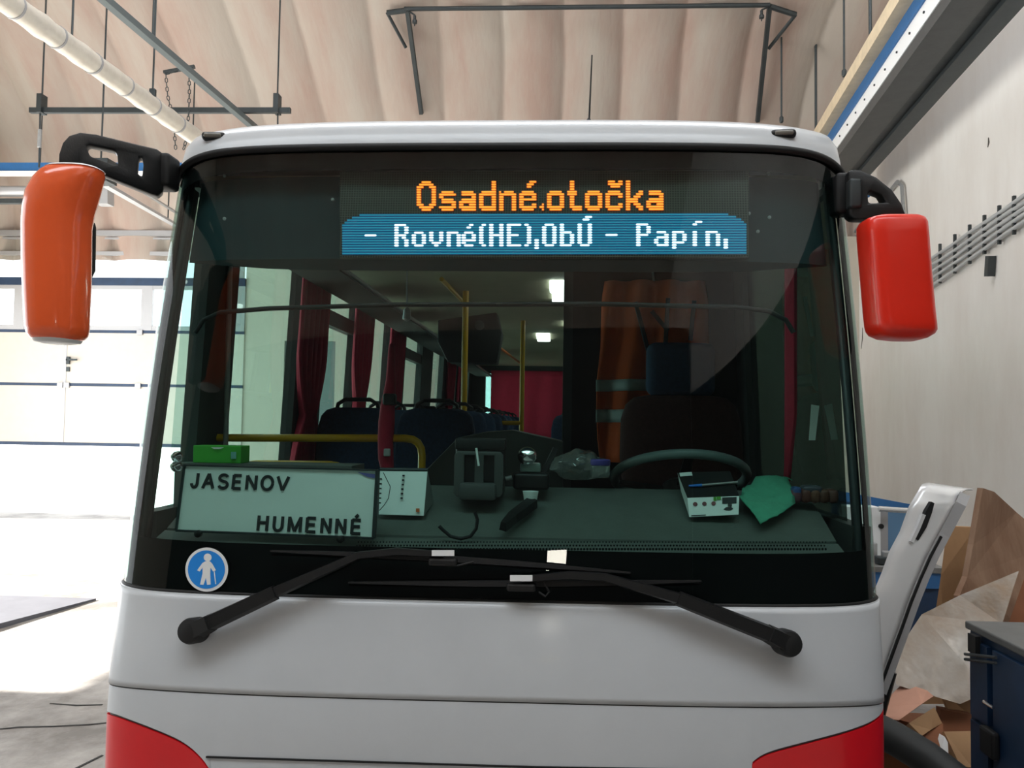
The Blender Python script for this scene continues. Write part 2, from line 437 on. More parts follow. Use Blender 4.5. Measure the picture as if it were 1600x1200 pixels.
# overhead door track running forward to the bus
o = thing('door_track', at(200, 310, 12), 'grey perforated overhead door track sloping right behind the black mirror arm', 'track')
ta, tb = at(150, 280, 10.4), at(275, 352, 13.9)
nz = Vector((0, 0, 1))
MB().sweep([ta, tb], .1, .05, nz).build('track_profile', 'railgrey', o)
MB().sweep([ta+Vector((.1, 0, .16)), tb+Vector((.1, 0, .16))], .05, .03, nz).build('tie_bar', 'steel', o)
MB().box(ta.x-.1, ta.x+.2, ta.y-.1, ta.y+.15, ta.z-.05, ta.z+.25).build('track_bracket', 'dsteel', o)
q = ta+Vector((0, .1, .2)); MB().tube([q, (q.x, q.y, vault(q.y)+.1)], .012, 6).build('hanger_rod', 'dsteel', o)
q = tb-Vector((0, .3, -.02)); MB().tube([q, (q.x, q.y, vault(q.y)+.1)], .012, 6).build('hanger_rod', 'dsteel', o)

# ---- insulated silver duct on the left
M['foil'] = mat('foil_lagging', (226, 220, 208), .35, .25, noise=.12, scale=6, bump=.4, bscale=10)
d0, d1 = at(-90, -70, 6.0), at(330, 232, 10.6)
o = thing('lagged_duct', (d0+d1)/2, 'silver lagged round duct running diagonally overhead at upper left', 'duct')
pts = [d0.lerp(d1, i/40) for i in range(41)]
MB().tube(pts, [.105+(.008 if i % 5 == 0 else 0)+.003*math.sin(i*2.1) for i in range(41)], 20).build('duct_lagging', 'foil', o, smooth=50)
for i in range(2, 40, 5):
    dd = (d1-d0).normalized()
    MB().tube([pts[i]-dd*.012, pts[i]+dd*.012], .112, 20).build('foil_band', 'railgrey', o, smooth=40)
for i in (14, 27):
    q = pts[i]; MB().tube([q+Vector((0, 0, .1)), (q.x, q.y, vault(q.y)+.1)], .011, 6).build('hanger_rod', 'dsteel', o)
MB().rbox(pts[27]+Vector((0, 0, .14)), (.07, .05, .12), .01).build('hanger_clamp', 'dsteel', o)
# ---- grey square rail behind it
e0, e1 = at(150, -13, 7.85), at(420, 218, 11.7)
o = thing('overhead_rail', (e0+e1)/2, 'grey square rail running diagonally overhead above the silver duct', 'rail')
MB().sweep([e0, e1], .085, .085, (0, 0, 1)).build('rail_profile', mat('rail_paint', (96, 106, 108), .5, .2), o)
q = e0.lerp(e1, .25); MB().tube([q, (q.x, q.y, vault(q.y)+.1)], .012, 6).build('hanger_rod', 'dsteel', o)
# ---- hanging cross bar with rods
yb = 10.9
o = thing('hanging_cross_bar', at(250, 171, yb), 'dark horizontal bar hung on thin rods crossing behind the silver duct', 'bar')
hstrip(45, 453, 167.5, 175.5, yb, .06).build('cross_bar', 'dsteel', o)
for px, tx in ((65, 66), (433, 434)):
    q = at(px, 171, yb+.03)
    MB().box(q.x-.035, q.x+.035, yb-.04, yb+.1, q.z-.06, q.z+.2).build('rod_clamp', 'dsteel', o)
    MB().tube([q, (q.x, q.y, vault(q.y)+.1)], .012, 6).build('hanger_rod', 'dsteel', o)
q = at(63, 171, yb+.03); q2 = at(61, 262, yb+.03)
MB().tube([q, q2], .012, 6).build('lower_rod', 'dsteel', o)
MB().rbox(q.lerp(q2, .5), (.05, .04, .26), .012).build('turnbuckle', 'steel', o)
q = at(434, 171, yb+.03); MB().tube([q, at(434, 195, yb+.03)], .012, 6).build('lower_rod', 'dsteel', o)
# ---- chain loop
cp = [(300, 107), (278, 110), (259, 115), (262, 150), (267, 170), (272, 200), (275, 240)]
cq = [(295, 107), (296, 140), (295, 175), (292, 215), (285, 240)]
o = thing('hoist_chain', at(280, 110, 10.4), 'dark hoist chain hanging in a loop between the duct and the grey rail', 'chain')
def chain(pxs, y):
    P = [at(a, b, y) for a, b in pxs]; out = []
    for a, b in zip(P, P[1:]):
        n = max(1, int((b-a).length/.05))
        out += [a.lerp(b, i/n) for i in range(n)]
    mb = MB()
    for i in range(0, len(out)-1):
        d = (out[i+1]-out[i]).normalized(); s = d.cross(Vector((0, 1, 0) if i % 2 else (.3, .2, .9))).normalized()*.016
        c = (out[i]+out[i+1])/2; h = d*.034
        mb.tube([c-h, c-h*.6+s, c+h*.6+s, c+h, c+h*.6-s, c-h*.6-s, c-h], .006, 6)
    return mb
chain(cp, 10.4).build('chain_strand', 'dsteel', o, smooth=60)
chain(cq, 10.4).build('chain_strand', 'dsteel', o, smooth=60)
MB().sweep([at(256, 113, 10.4), at(304, 104, 10.4)], .05, .04, (0, 0, 1)).build('chain_bracket', 'dsteel', o)

# ---- pipe frame on the vault (top centre)
def vpt(px, py, gap=.12):          # point on the vault seen at a pixel
    d = ray(px, py); lo, hi = 6., 14.25
    for _ in range(50):
        t = (lo+hi)/2; z = EYE+d.z/d.y*t
        if z < vault(t)-gap-.1: lo = t
        else: hi = t
    return CAMP+d*(lo/d.y)
o = thing('pipe_frame', vpt(910, 12), 'thin grey pipe frame with bracketed corners fixed high on the vault above the bus', 'frame')
A, B_ = vpt(632, 14), vpt(1203, 8)
MB().tube([A, B_], .032, 10).build('cross_pipe', 'dsteel', o, smooth=40)
for top, bot, tip, tri, drop in (((636, 16), (658, 178), (605, 20), (634, 74), (648, 30)), ((1203, 10), (1184, 190), (1243, 23), (1201, 76), (1190, 22))):
    t_, b_ = vpt(*top), vpt(*bot)
    nn = (b_-t_).cross(Vector((1, 0, 0)))
    up_ = MB().sweep([t_, b_], .075, .05, nn).build('upright', 'dsteel', o)
    p_, r_ = vpt(*tip), vpt(*tri)
    MB().tube([t_, p_], .04, 8).tube([p_, r_], .026, 8).build('corner_bracket', 'dsteel', o)
    s_ = vpt(*drop, gap=.3)
    MB().lathe([(.01, .06), (.02, .05), (.02, 0), (.035, -.02), (.035, -.06), (.008, -.07), (.008, -.1)], s_).build('pulley_hook', 'dsteel', o)
    MB().tube([t_, s_+Vector((0, 0, .06))], .012, 6).build('hook_stay', 'dsteel', o)
# ---- free hanging rods on the right
for px0, px1, py1, y, lab in ((1222, 1221, 192, 12.2, 'thin dark rod hanging from the vault above the right marker light of the bus'),
                              (1317, 1319, 120, 10.6, 'thin dark rod hanging from the vault beside the striped beam')):
    q = at(px1, py1, y)
    MB().tube([q, (q.x, q.y, vault(q.y)+.05)], .014, 8).lathe([(.02, 0), (.03, .02), (.03, .08), (.014, .1)], q).build('hanging_rod', 'dsteel', label=lab, cat='rod')

# ---- floodlight on a stand behind the camera (it shows as a reflection in the black band)
o = thing('floodlight', (.27, -4.5, 0), 'twin floodlight on a stand, seen only as a reflection in the windshield', 'lamp')
MB().rbox((.27, -4.56, 1.445), (.30, .06, .30), .01).build('lamp_housing', 'black', o)
MB().box(.16, .39, -4.528, -4.522, 1.33, 1.56).build('lamp_panel', 'flood', o)
MB().box(.17, .38, -4.528, -4.522, .97, 1.08).build('lamp_panel', emis('dim_lamp', (255, 236, 160), 1.8), o)
MB().rbox((.27, -4.56, 1.02), (.26, .06, .16), .01).build('lower_housing', 'black', o)
MB().tube([(.27, -4.57, 1.25), (.27, -4.57, .02)], .02, 8).build('stand', 'dsteel', o)
for k in range(3): MB().tube([(.27, -4.57, .5), (.27+.4*math.cos(k*2.1), -4.57+.4*math.sin(k*2.1), .015)], .012, 8).build('leg', 'dsteel', o)
# ---- striped crane rail on the right
bx0 = lambda y: 2.45+.104*y
def rail(y0, y1, xo0, xo1, z0, z1):
    return MB().hexa([(bx0(y0)+xo0, y0, z0), (bx0(y0)+xo1, y0, z0), (bx0(y1)+xo1, y1, z0), (bx0(y1)+xo0, y1, z0),
                      (bx0(y0)+xo0, y0, z1), (bx0(y0)+xo1, y0, z1), (bx0(y1)+xo1, y1, z1), (bx0(y1)+xo0, y1, z1)])
RZ = 5.22
o = thing('crane_runway', (bx0(8), 8, RZ), 'dark overhead runway beam with white and blue stripes along the right wall', 'beam')
rail(3.5, 12.9, .0, .3, RZ, RZ+.12).build('lower_flange', mat('beam_grey', (84, 86, 86), .5, .2, noise=.15), o)
rail(3.5, 12.9, .29, .43, RZ+.03, RZ+.5).build('web', 'dsteel', o)
rail(3.5, 12.9, .42, .6, RZ-.02, RZ+.06).build('outer_flange', 'dsteel', o)
wf = rail(3.5, 12.9, -.01, .3, RZ+.12, RZ+.3).build('white_side_plate', 'white', o)
for i in range(22):
    yy = 4.2+i*.4
    MB().lathe([(.012, 0), (.012, .012)], (bx0(yy)-.012, yy, RZ+.21), (-1, .1, 0), 8).build('rivet', 'dsteel', wf)
rail(3.5, 12.9, -.03, .3, RZ+.3, RZ+.44).build('blue_stripe', 'blue', o)
rail(3.5, 12.9, -.16, .1, RZ+.44, RZ+.6).build('timber_batten', mat('pale_batten', (214, 196, 166), .7, noise=.15), o)
for yy in (6.0, 9.4, 12.4):
    MB().tube([(bx0(yy)+.05, yy, RZ+.5), (bx0(yy)+.05, yy, vault(yy)+.1)], .02, 8).build('hanger_rod', 'dsteel', o)
# ---- blue ladder behind the bus corner
o = thing('wall_ladder', (bx0(12.6)+.7, 12.6, RZ), 'narrow blue ladder showing between the striped beam and the right mirror', 'ladder')
lx_ = bx0(12.6)+.62
for dxx in (0, .22):
    MB().box(lx_+dxx, lx_+dxx+.045, 12.6, 12.65, RZ-.02, RZ+1.0).build('stile', 'blue', o)
for i in range(5):
    MB().box(lx_+.04, lx_+.22, 12.61, 12.64, RZ+.05+i*.2, RZ+.09+i*.2).build('rung', 'dsteel', o)

# ---- cables on the right wall
def wpt(px, py, off=.05):
    d = ray(px, py); t = 3.63/(d.x/d.y-.1)
    return CAMP+d*(t/d.y)-Vector((off, 0, 0))
o = thing('cable_run', wpt(1530, 390), 'bundle of five grey cables clipped along the right wall', 'cables')
for k in range(5):
    f = k/4
    P = [wpt(lerp(1690, 1440, t), lerp(lerp(252, 290, f), lerp(420, 462, f), t)+random.uniform(-1.2, 1.2)) for t in [i/9 for i in range(10)]]
    MB().tube(P, .022, 8).build('cable', mat('cable_grey', (190, 192, 192), .5), o, smooth=50)
for i in range(9):
    t = i/8
    a, b = wpt(lerp(1640, 1452, t), lerp(276, 396, t)), wpt(lerp(1640, 1452, t), lerp(336, 458, t))
    MB().sweep([a, b], .03, .03, (1, 0, 0)).build('cable_clamp', 'dsteel', o)
a, b = wpt(1556, 400), wpt(1554, 432); MB().sweep([a, b], .07, .08, (1, 0, 0)).build('loose_bracket', 'dsteel', o)
o = thing('wall_conduit', wpt(1400, 320), 'thin grey conduit bending down the right wall behind the red mirror', 'conduit')
P = [wpt(1418, 338), wpt(1415, 290), wpt(1408, 284), wpt(1395, 300), wpt(1350, 350), wpt(1318, 392)]
MB().tube(P, .028, 8).build('conduit_pipe', 'steel', o, smooth=50)
P = [wpt(1398, 306), wpt(1350, 358), wpt(1318, 400)]; MB().tube(P, .015, 8).build('conduit_pipe', 'steel', o, smooth=50)
M['stain'] = mat('dark_stain', (88, 82, 76), .9, noise=.4, scale=20)
for (a, b, ww, lab) in (((1545, 215), (1544, 230), .03, 'small dark scar high on the right wall'), ((1348, 512), (1346, 545), .03, 'dark scuff on the right wall beside the red mirror')):
    MB().sweep([wpt(*a, off=.004), wpt((a[0]+b[0])/2+1, (a[1]+b[1])/2, off=.004), wpt(*b, off=.004)], [ww*.4, ww, ww*.3], .004, (1, 0, 0)).build('wall_scar', 'stain', label=lab, cat='mark')

# ================================================================== THE BUS
XC = -.2
#       z     Y      W     D    n   skew
PROF = [(.28, 2.66, 1.20, .22, 3.8, .026), (.40, 2.585, 1.245, .22, 3.8, .026), (.75, 2.56, 1.25, .22, 3.8, .026), (.90, 2.568, 1.25, .22, 3.8, .024),
        (1.186, 2.605, 1.25, .22, 3.7, .018), (1.9, 2.672, 1.228, .23, 3.6, .008), (2.68, 2.775, 1.19, .235, 3.5, 0.0)]
ROOF = [(2.68, 2.775, 1.19, .235, 3.5, 0), (2.715, 2.782, 1.19, .235, 3.5, 0), (2.75, 2.797, 1.186, .24, 3.5, 0), (2.78, 2.822, 1.175, .25, 3.4, 0), (2.805, 2.865, 1.15, .27, 3.3, 0),
        (2.825, 2.94, 1.10, .3, 3.1, 0), (2.842, 3.05, .99, .35, 2.8, 0), (2.856, 3.3, .66, .4, 2.2, 0), (2.86, 3.7, .2, .4, 2, 0)]
def plan(t, z, off=0.0, prof=PROF):
    """t in [-pi/2, pi/2]; off > 0 is outside."""
    Y, W, D, n, sk = interp(prof, z)
    W = W+off; D = D+off; Y = Y-off
    sx = math.copysign(abs(math.sin(t))**(2/n), t); cy = abs(math.cos(t))**(2/n)
    return Vector((XC+W*sx, Y+sk*W*sx+D*(1-cy), z))
def fy(x, z, prof=PROF):
    Y, W, D, n, sk = interp(prof, z)
    u = min(abs((x-XC)/W), .9999)
    return Y+sk*(x-XC)+D*(1-(1-u**n)**(1/n))
def on(px, py, off=0.0):           # the point of the bus front seen at a pixel, pushed out by off
    d = ray(px, py); lo, hi = 1.5, 4.0
    for _ in range(60):
        t = (lo+hi)/2; p = CAMP+d*(t/d.y)
        if p.y < fy(p.x, p.z)-off: lo = t
        else: hi = t
    return CAMP+d*(lo/d.y)
def nrm(p):
    e = .004
    gx = (fy(p.x+e, p.z)-fy(p.x-e, p.z))/(2*e); gz = (fy(p.x, p.z+e)-fy(p.x, p.z-e))/(2*e)
    return Vector((gx, -1, gz)).normalized()
TS = [PI/2*math.copysign(abs(s)**.8, s) for s in [i/48 for i in range(-48, 49)]]
ZS, ZT = 1.186, 2.68
def zs(t): return ZS+.012*abs(math.sin(t))**10
def zt(t): return ZT-.075*abs(math.sin(t))**9
YR = 13.0
bus = thing('bus', (XC, 7.7, 0), 'white and red bus facing the camera with a lit destination display', 'bus')
# front panels
def front(z0f, z1f, nz, off=0.0, ts=TS, back=True):
    rows = []
    for i in range(nz+1):
        r = []
        for t in ts: r.append(plan(t, lerp(z0f(t), z1f(t), i/nz), off))
        if back:
            for s, ins in ((0, 0), (-1, len(r)+1)):
                q = (r[0] if s == 0 else r[-1]).copy(); q.y = 3.25
                r.insert(0 if s == 0 else len(r), q)
        rows.append(r)
    return rows
seam = lambda t: .897-.012*abs(math.sin(t))**6
fp = MB().grid(front(lambda t: seam(t)+.002, lambda t: zs(t), 16))
# turned-in top lip
lipi = [[plan(t, zs(t)) for t in TS], [plan(t, zs(t)+.004, -.012) for t in TS], [plan(t, zs(t)-.01, -.03) for t in TS]]
fp.grid(lipi)
fp.build('front_panel', 'paint', bus, smooth=40, solid=.006)
# red corners are cut from the lower panel: boundary height as a function of t
def redtop(tab, t):
    for (t0, z0), (t1, z1) in zip(tab, tab[1:]):
        if t0 <= t <= t1:
            f = (t-t0)/(t1-t0+1e-9); return lerp(z0, z1, f)
    return tab[0][1] if t < tab[0][0] else tab[-1][1]
def pxz(L): 
    r = []
    for a, b in L:
        p = on(a, b); Y, W_, D, n, sk = interp(PROF, p.z)
        u = min(abs(p.x-XC)/W_, 1); r.append((math.copysign(math.asin(u**(n/2)), p.x-XC), p.z))
    out = [r[0]]                       # Chaikin-smoothed outline
    for _ in range(2):
        out = [r[0]]
        for a, b in zip(r, r[1:]):
            out += [(lerp(a[0], b[0], .25), lerp(a[1], b[1], .25)), (lerp(a[0], b[0], .75), lerp(a[1], b[1], .75))]
        out.append(r[-1]); r = out
    return r
LB = pxz([(156, 1106), (178, 1115), (215, 1130), (255, 1146), (285, 1160), (308, 1178), (326, 1200), (340, 1230), (350, 1270), (356, 1330), (357, 1440)])
RB_ = pxz([(1146, 1440), (1147, 1330), (1152, 1270), (1160, 1225), (1168, 1200), (1185, 1184), (1208, 1174), (1250, 1163), (1285, 1154), (1315, 1146), (1340, 1138)])
TF = [PI/2*s for s in [i/240 for i in range(-240, 241)]]
rowsW, lowL, lowR = [], [], []
RB_.append((PI/2, RB_[-1][1]+.05))
xl_end, xr_end = LB[-1][0], RB_[0][0]
def lowb(t):
    if t < xl_end: return redtop(LB, t)
    if t > xr_end: return redtop(RB_, t)
    return .28
def pn(t, z):
    e = 2e-3
    a = plan(min(t+e, PI/2), z)-plan(max(t-e, -PI/2), z); b = plan(t, z+.004)-plan(t, z-.004)
    n = a.cross(b).normalized()
    return n if n.y < .2 else -n
def pgrid(name, mt, ts, z0f, z1f, nz, lip=None, **k):
    mb = MB(); zz = [[lerp(z0f(t), z1f(t), i/nz) for t in ts] for i in range(nz+1)]
    mb.grid([[plan(t, z) for t, z in zip(ts, r)] for r in zz])
    cn = [pn(t, z) for r in zz for t, z in zip(ts, r)]
    if lip:
        mb.grid([[plan(t, lip(t)) for t in ts], [plan(t, lip(t)-.006, -.02) for t in ts]])
        cn += [Vector((0, -.3, 1)).normalized()]*(2*len(ts))
    return mb.build(name, mt, bus, smooth=180, cn=cn, **k)
TL = [t for t in TF]
pgrid('lower_front_panel', 'paint', TL, lambda t: lowb(t)+.004, lambda t: seam(t)-.002, 24)
pgrid('red_corner_panel', 'red', [t for t in TL if t < xl_end+.006], lambda t: .28, lambda t: max(lowb(t)-.004, .282), 24, lambda t: max(lowb(t)-.004, .282), label='red corner panel below the left end of the windshield')
pgrid('red_corner_panel', 'red', [t for t in TL if t > xr_end-.006], lambda t: .28, lambda t: max(lowb(t)-.004, .282), 24, lambda t: max(lowb(t)-.004, .282), label='red corner panel below the right end of the windshield')
# dark backing in the joints
MB().grid(front(lambda t: .3, lambda t: zs(t)-.01, 16, -.009)).build('joint_backing', mat('joint_grey', (112, 114, 114), .7), bus, smooth=40)
# upper lower-panel crease line
cr = [on(x, lerp(1183, 1199, (x-322)/(840-322)), .003) for x in range(322, 850, 12)]
cr2 = [on(x, lerp(1199, 1204, (x-840)/(1168-840)), .003) for x in range(840, 1170, 12)]
MB().sweep(cr+cr2[1:], .006, .004, (0, -1, 0)).build('panel_joint', 'rubber', bus)
# windshield
gz = []
for i in range(25):
    gz.append([plan(t, lerp(zs(t)+.006, zt(t), i/24), -.006) for t in TS])
wsg = MB().grid(gz).build('windshield', 'wshield', bus, smooth=60, recalc=False)
FR = -.016
def band(z0f, z1f, nz, off, ts=TS): return [[plan(t, lerp(z0f(t), z1f(t), i/nz), off) for t in ts] for i in range(nz+1)]
frt = MB()
zf = lambda t: 1.348+.01*abs(math.sin(t))**4
frt.grid(band(zs, zf, 4, FR))
frt.grid(band(lambda t: zt(t)-.075, zt, 3, FR))
for sgn in (-1, 1):
    tt = [sgn*lerp(PI/2*.80, PI/2, i/16) for i in range(17)]
    frt.grid(band(zs, zt, 20, FR, tt))
frt.build('frit_band', 'frit', bus, smooth=60, label='black border band of the windshield')
# dotted fade above the lower band
dots = MB()
for k in range(3):
    for i in range(150):
        px = 560+i*4.9; p = on(px, 858-k*5.5-(.0), FR)
        n_ = nrm(p); r = .0042-.0009*k
        a = n_.cross(Vector((0, 0, 1))).normalized(); b = a.cross(n_)
        p = p+a*(.0045 if k % 2 else 0)
        dots.add([p+(a*math.cos(q*PI/3)+b*math.sin(q*PI/3))*r for q in range(6)], [tuple(range(6))])
dots.build('frit_dots', 'frit', bus, label='dotted fade of the windshield border')['kind'] = 'stuff'
# gasket
MB().tube([plan(t, zt(t)+.002, .0) for t in TS], .013, 8).build('windshield_gasket', 'rubber', bus, smooth=60)
MB().tube([plan(t, zs(t)+.004, -.008) for t in TS], .008, 6).build('windshield_gasket', 'rubber', bus, smooth=60)
# roof and upper body
def rlev(lev, dip=0):
    z, Y, W, D, n, sk = lev; pr = [lev, (lev[0]+1, *lev[1:])]
    r = []
    for t in TS:
        q = plan(t, z, 0, pr); q.z -= dip*abs(math.sin(t))**9; r.append(q)
    L_, R_ = r[0].copy(), r[-1].copy(); L_.y = YR; R_.y = YR
    zz = .075*dip/.075 if dip else 0
    L2, R2 = r[0].copy(), r[-1].copy(); L2.y += .35; R2.y += .35; L2.z = z; R2.z = z
    L_.z = z; R_.z = z
    return [L_, L2]+r+[R2, R_]
rm = MB()
dips = [.075, .05, .028, .012, .004, 0, 0, 0, 0]
levs = [rlev(l, d) for l, d in zip(ROOF, dips)]
rm.grid(levs)
n_ = len(levs[-1]); rm.add(levs[-1], [tuple(range(n_))])
rm.build('roof', 'paint', bus, smooth=50)
# side walls with window openings (x follows the tumblehome)
def sx(side, z, inn=0): return XC+side*(interp(PROF, z)[1]-inn)
def sbox(mb, side, y0, y1, z0, z1, th=.06):
    a = [(sx(side, z0), y0, z0), (sx(side, z0), y1, z0), (sx(side, z0, th), y1, z0), (sx(side, z0, th), y0, z0)]
    b = [(sx(side, z1), y0, z1), (sx(side, z1), y1, z1), (sx(side, z1, th), y1, z1), (sx(side, z1, th), y0, z1)]
    o = len(mb.f); mb.hexa(a+b)
    mb.mi[o+4] = 1; mb.mi[o+3] = 1; mb.mi[o+5] = 1; mb.mi[o+0] = 1; mb.mi[o+1] = 1
WZ0, WZ1 = 1.42, 2.6
winL = [(2.98, 3.12), (3.42, 4.26), (4.74, 5.48), (5.9, 6.6), (7.3, 8.2), (8.9, 9.75), (10.2, 11.0), (11.45, 12.6)]
winR = [(2.98, 4.3), (4.9, 5.9), (6.3, 7.3), (7.7, 8.7), (9.1, 10.1), (10.5, 11.5), (11.8, 12.6)]
for side, wins in ((-1, winL), (1, winR)):
    mb = MB()
    sbox(mb, side, 2.84, YR, .3, WZ0); sbox(mb, side, 2.98, YR, WZ1, 2.69)
    y = 2.84 if False else 2.98
    for a, b in wins:
        if a > y: sbox(mb, side, y, a, WZ0, WZ1)
        y = b
    sbox(mb, side, y, YR, WZ0, WZ1)
    mb.build('side_wall', ['paint', 'lining'], bus)
    for k, (a, b) in enumerate(wins):
        g = MB(); x0 = sx(side, WZ0, .03); x1 = sx(side, WZ1, .03)
        g.add([(x0, a, WZ0), (x0, b, WZ0), (x1, b, WZ1), (x1, a, WZ1)], [(0, 1, 2, 3)])
        go = g.build('side_window', 'dglass' if side == 1 and k == 0 else 'sglass', bus)
        if side == -1 and k in (2, 4, 6):
            h = MB(); sbox(h, side, a, b, 2.31, 2.40, .05); h.build('hopper_bar', 'pillar', go)
# cab front corner pillars behind the glass
for sgn in (-1, 1):
    tt = [sgn*lerp(PI/2*.84, PI/2, i/10) for i in range(11)]
    MB().grid(band(zs, lambda t: zt(t)-.02, 12, -.045, tt)).build('corner_pillar', 'pillar', bus, smooth=60, solid=.02)
# rear wall with window, floor, ceiling
rr = MB()
rr.box(XC-1.2, XC+1.2, YR-.06, YR, .3, 1.55).box(XC-1.2, XC+1.2, YR-.06, YR, 2.5, 2.72).box(XC-1.2, XC-.92, YR-.06, YR, 1.55, 2.5).box(XC+1.02, XC+1.2, YR-.06, YR, 1.55, 2.5)
rr.build('rear_wall', 'lining', bus)
MB().box(XC-.92, XC+1.02, YR-.035, YR-.03, 1.55, 2.5).build('rear_window', 'sglass', bus)
MB().box(XC-1.2, XC+1.2, 2.95, YR-.06, .82, .897).build('bus_floor', 'lining', bus)
MB().box(XC-1.12, XC+1.12, 3.0, YR-.06, 2.62, 2.65).build('ceiling_panel', 'ceil', bus)
# wheels
for xs_ in (-1, 1):
    for yy in (4.9, 10.6):
        c = Vector((XC+xs_*1.09, yy, .48))
        wo = MB().lathe([(.28, -.13), (.44, -.13), (.48, -.09), (.48, .09), (.44, .13), (.28, .13)], c, (1, 0, 0), 32).build('wheel', 'rubber', bus, smooth=40)
        MB().lathe([(.05, -.13), (.27, -.1), (.27, .1), (.05, .13)], c, (1, 0, 0), 24).build('rim', 'steel', wo, smooth=40)
# marker lights
for px, py in ((334, 213), (1224, 209)):
    d = ray(px, py); best = None
    lo, hi = 2.3, 3.6
    for _ in range(50):
        t = (lo+hi)/2; p = CAMP+d*(t/d.y)
        if p.y < fy(p.x, p.z, ROOF): lo = t
        else: hi = t
    p = CAMP+d*(lo/d.y)
    R = Matrix.Rotation(-.12 if px > 800 else .12, 3, 'Z')
    mo = MB().rbox(p+Vector((0, .006, 0)), (.086, .04, .03), .014, 4, R).build('marker_light', 'rubber', bus, smooth=40)
    MB().rbox(p+Vector((0, -.011, 0)), (.062, .014, .016), .006, 3, R).build('lens', mat('smoked_lens', (120, 116, 108), .2), mo, smooth=40)
# roof antenna
a0 = at(920, 192, 3.05)
a0.z = 2.84
MB().tube([a0, at(925, 86, 3.05)], [.004, .0025], 6).lathe([(.012, 0), (.01, .03), (.004, .04)], a0).build('roof_antenna', 'rubber', bus)

# ---- header box and destination display behind the glass
def tilt_plane(px, py, off):
    """point on the plane parallel to the middle of the windshield, off behind it"""
    y0, z0 = 2.672+off, 1.9; k = (2.775-2.672)/(2.68-1.9)
    d = ray(px, py)
    t = (y0+(EYE-z0)*k)/(d.y-d.z*k)
    return CAMP+d*t
hb_ = MB().grid(band(lambda t: 2.30, lambda t: 2.60, 4, -.075, [PI/2*.86*s for s in [i/30 for i in range(-30, 31)]]))
hb_.grid([[plan(t, 2.30, -.075) for t in [PI/2*.86*s for s in [i/30 for i in range(-30, 31)]]], [plan(t, 2.30, -.3) for t in [PI/2*.86*s for s in [i/30 for i in range(-30, 31)]]]])
hdr = hb_.build('display_header', 'header', bus, smooth=40)
for px, py in ((351, 275), (351, 342), (1200, 272), (1202, 340), (1170, 334), (1184, 362), (520, 312)):
    p = tilt_plane(px, py, .07)
    MB().lathe([(.006, 0), (.006, .004), (.003, .006)], p, (0, -1, .1), 10).build('screw', 'steel', hdr)
C4 = [tilt_plane(535, 272, .055), tilt_plane(1166, 270, .055), tilt_plane(1166, 397.5, .055), tilt_plane(535, 398.5, .055)]
def led(c, r, out=0.0):           # c column 0..160, r row 0..32
    u, v = c/160, r/32
    p = C4[0].lerp(C4[1], u).lerp(C4[3].lerp(C4[2], u), v)
    return p+Vector((0, -1, .13)).normalized()*out
DM = bpy.data.materials.new('led_matrix_dark'); DM.use_nodes = True
N = DM.node_tree.nodes; L = DM.node_tree.links
DM.node_tree.nodes['Principled BSDF'].inputs['Roughness'].default_value = .6
tc = N.new('ShaderNodeTexCoord'); mp = N.new('ShaderNodeMapping'); mp.inputs['Scale'].default_value = (1, 0, 1)
bk = N.new('ShaderNodeTexBrick'); bk.offset = 0
L.new(tc.outputs['Object'], mp.inputs[0])
sp = N.new('ShaderNodeSeparateXYZ'); cb = N.new('ShaderNodeCombineXYZ'); L.new(tc.outputs['Object'], sp.inputs[0]); L.new(sp.outputs[0], cb.inputs[0]); L.new(sp.outputs[2], cb.inputs[1]); L.new(cb.outputs[0], bk.inputs['Vector'])
pitch = (C4[1]-C4[0]).length/160
bk.inputs['Scale'].default_value = 1.0; bk.inputs['Brick Width'].default_value = pitch; bk.inputs['Row Height'].default_value = pitch
bk.inputs['Mortar Size'].default_value = pitch*.16
bk.inputs['Color1'].default_value = (*lin((30, 30, 27)), 1); bk.inputs['Color2'].default_value = (*lin((34, 34, 30)), 1); bk.inputs['Mortar'].default_value = (*lin((78, 82, 74)), 1)
L.new(bk.outputs['Color'], N['Principled BSDF'].inputs['Base Color'])
pn = MB().hexa([led(-1, 33, -.02), led(161, 33, -.02), led(161, 33, 0), led(-1, 33, 0), led(-1, -1, -.02), led(161, -1, -.02), led(161, -1, 0), led(-1, -1, 0)])
dsp = pn.build('destination_display', DM, bus)
inset = {16: 7, 17: 4, 18: 2, 19: 1}
blue = MB(); brow = MB()
for r in range(16, 32):
    k = inset.get(r, 0)
    blue.add([led(k, r+1, .002), led(160-k, r+1, .002), led(160-k, r, .002), led(k, r, .002)], [(0, 1, 2, 3)])
    brow.add([led(k, r+.72, .003), led(160-k, r+.72, .003), led(160-k, r+.34, .003), led(k, r+.34, .003)], [(0, 1, 2, 3)])
blue.build('blue_field', 'ledb', dsp, label='blue field of the display'); brow.build('blue_led_rows', 'ledb2', dsp)
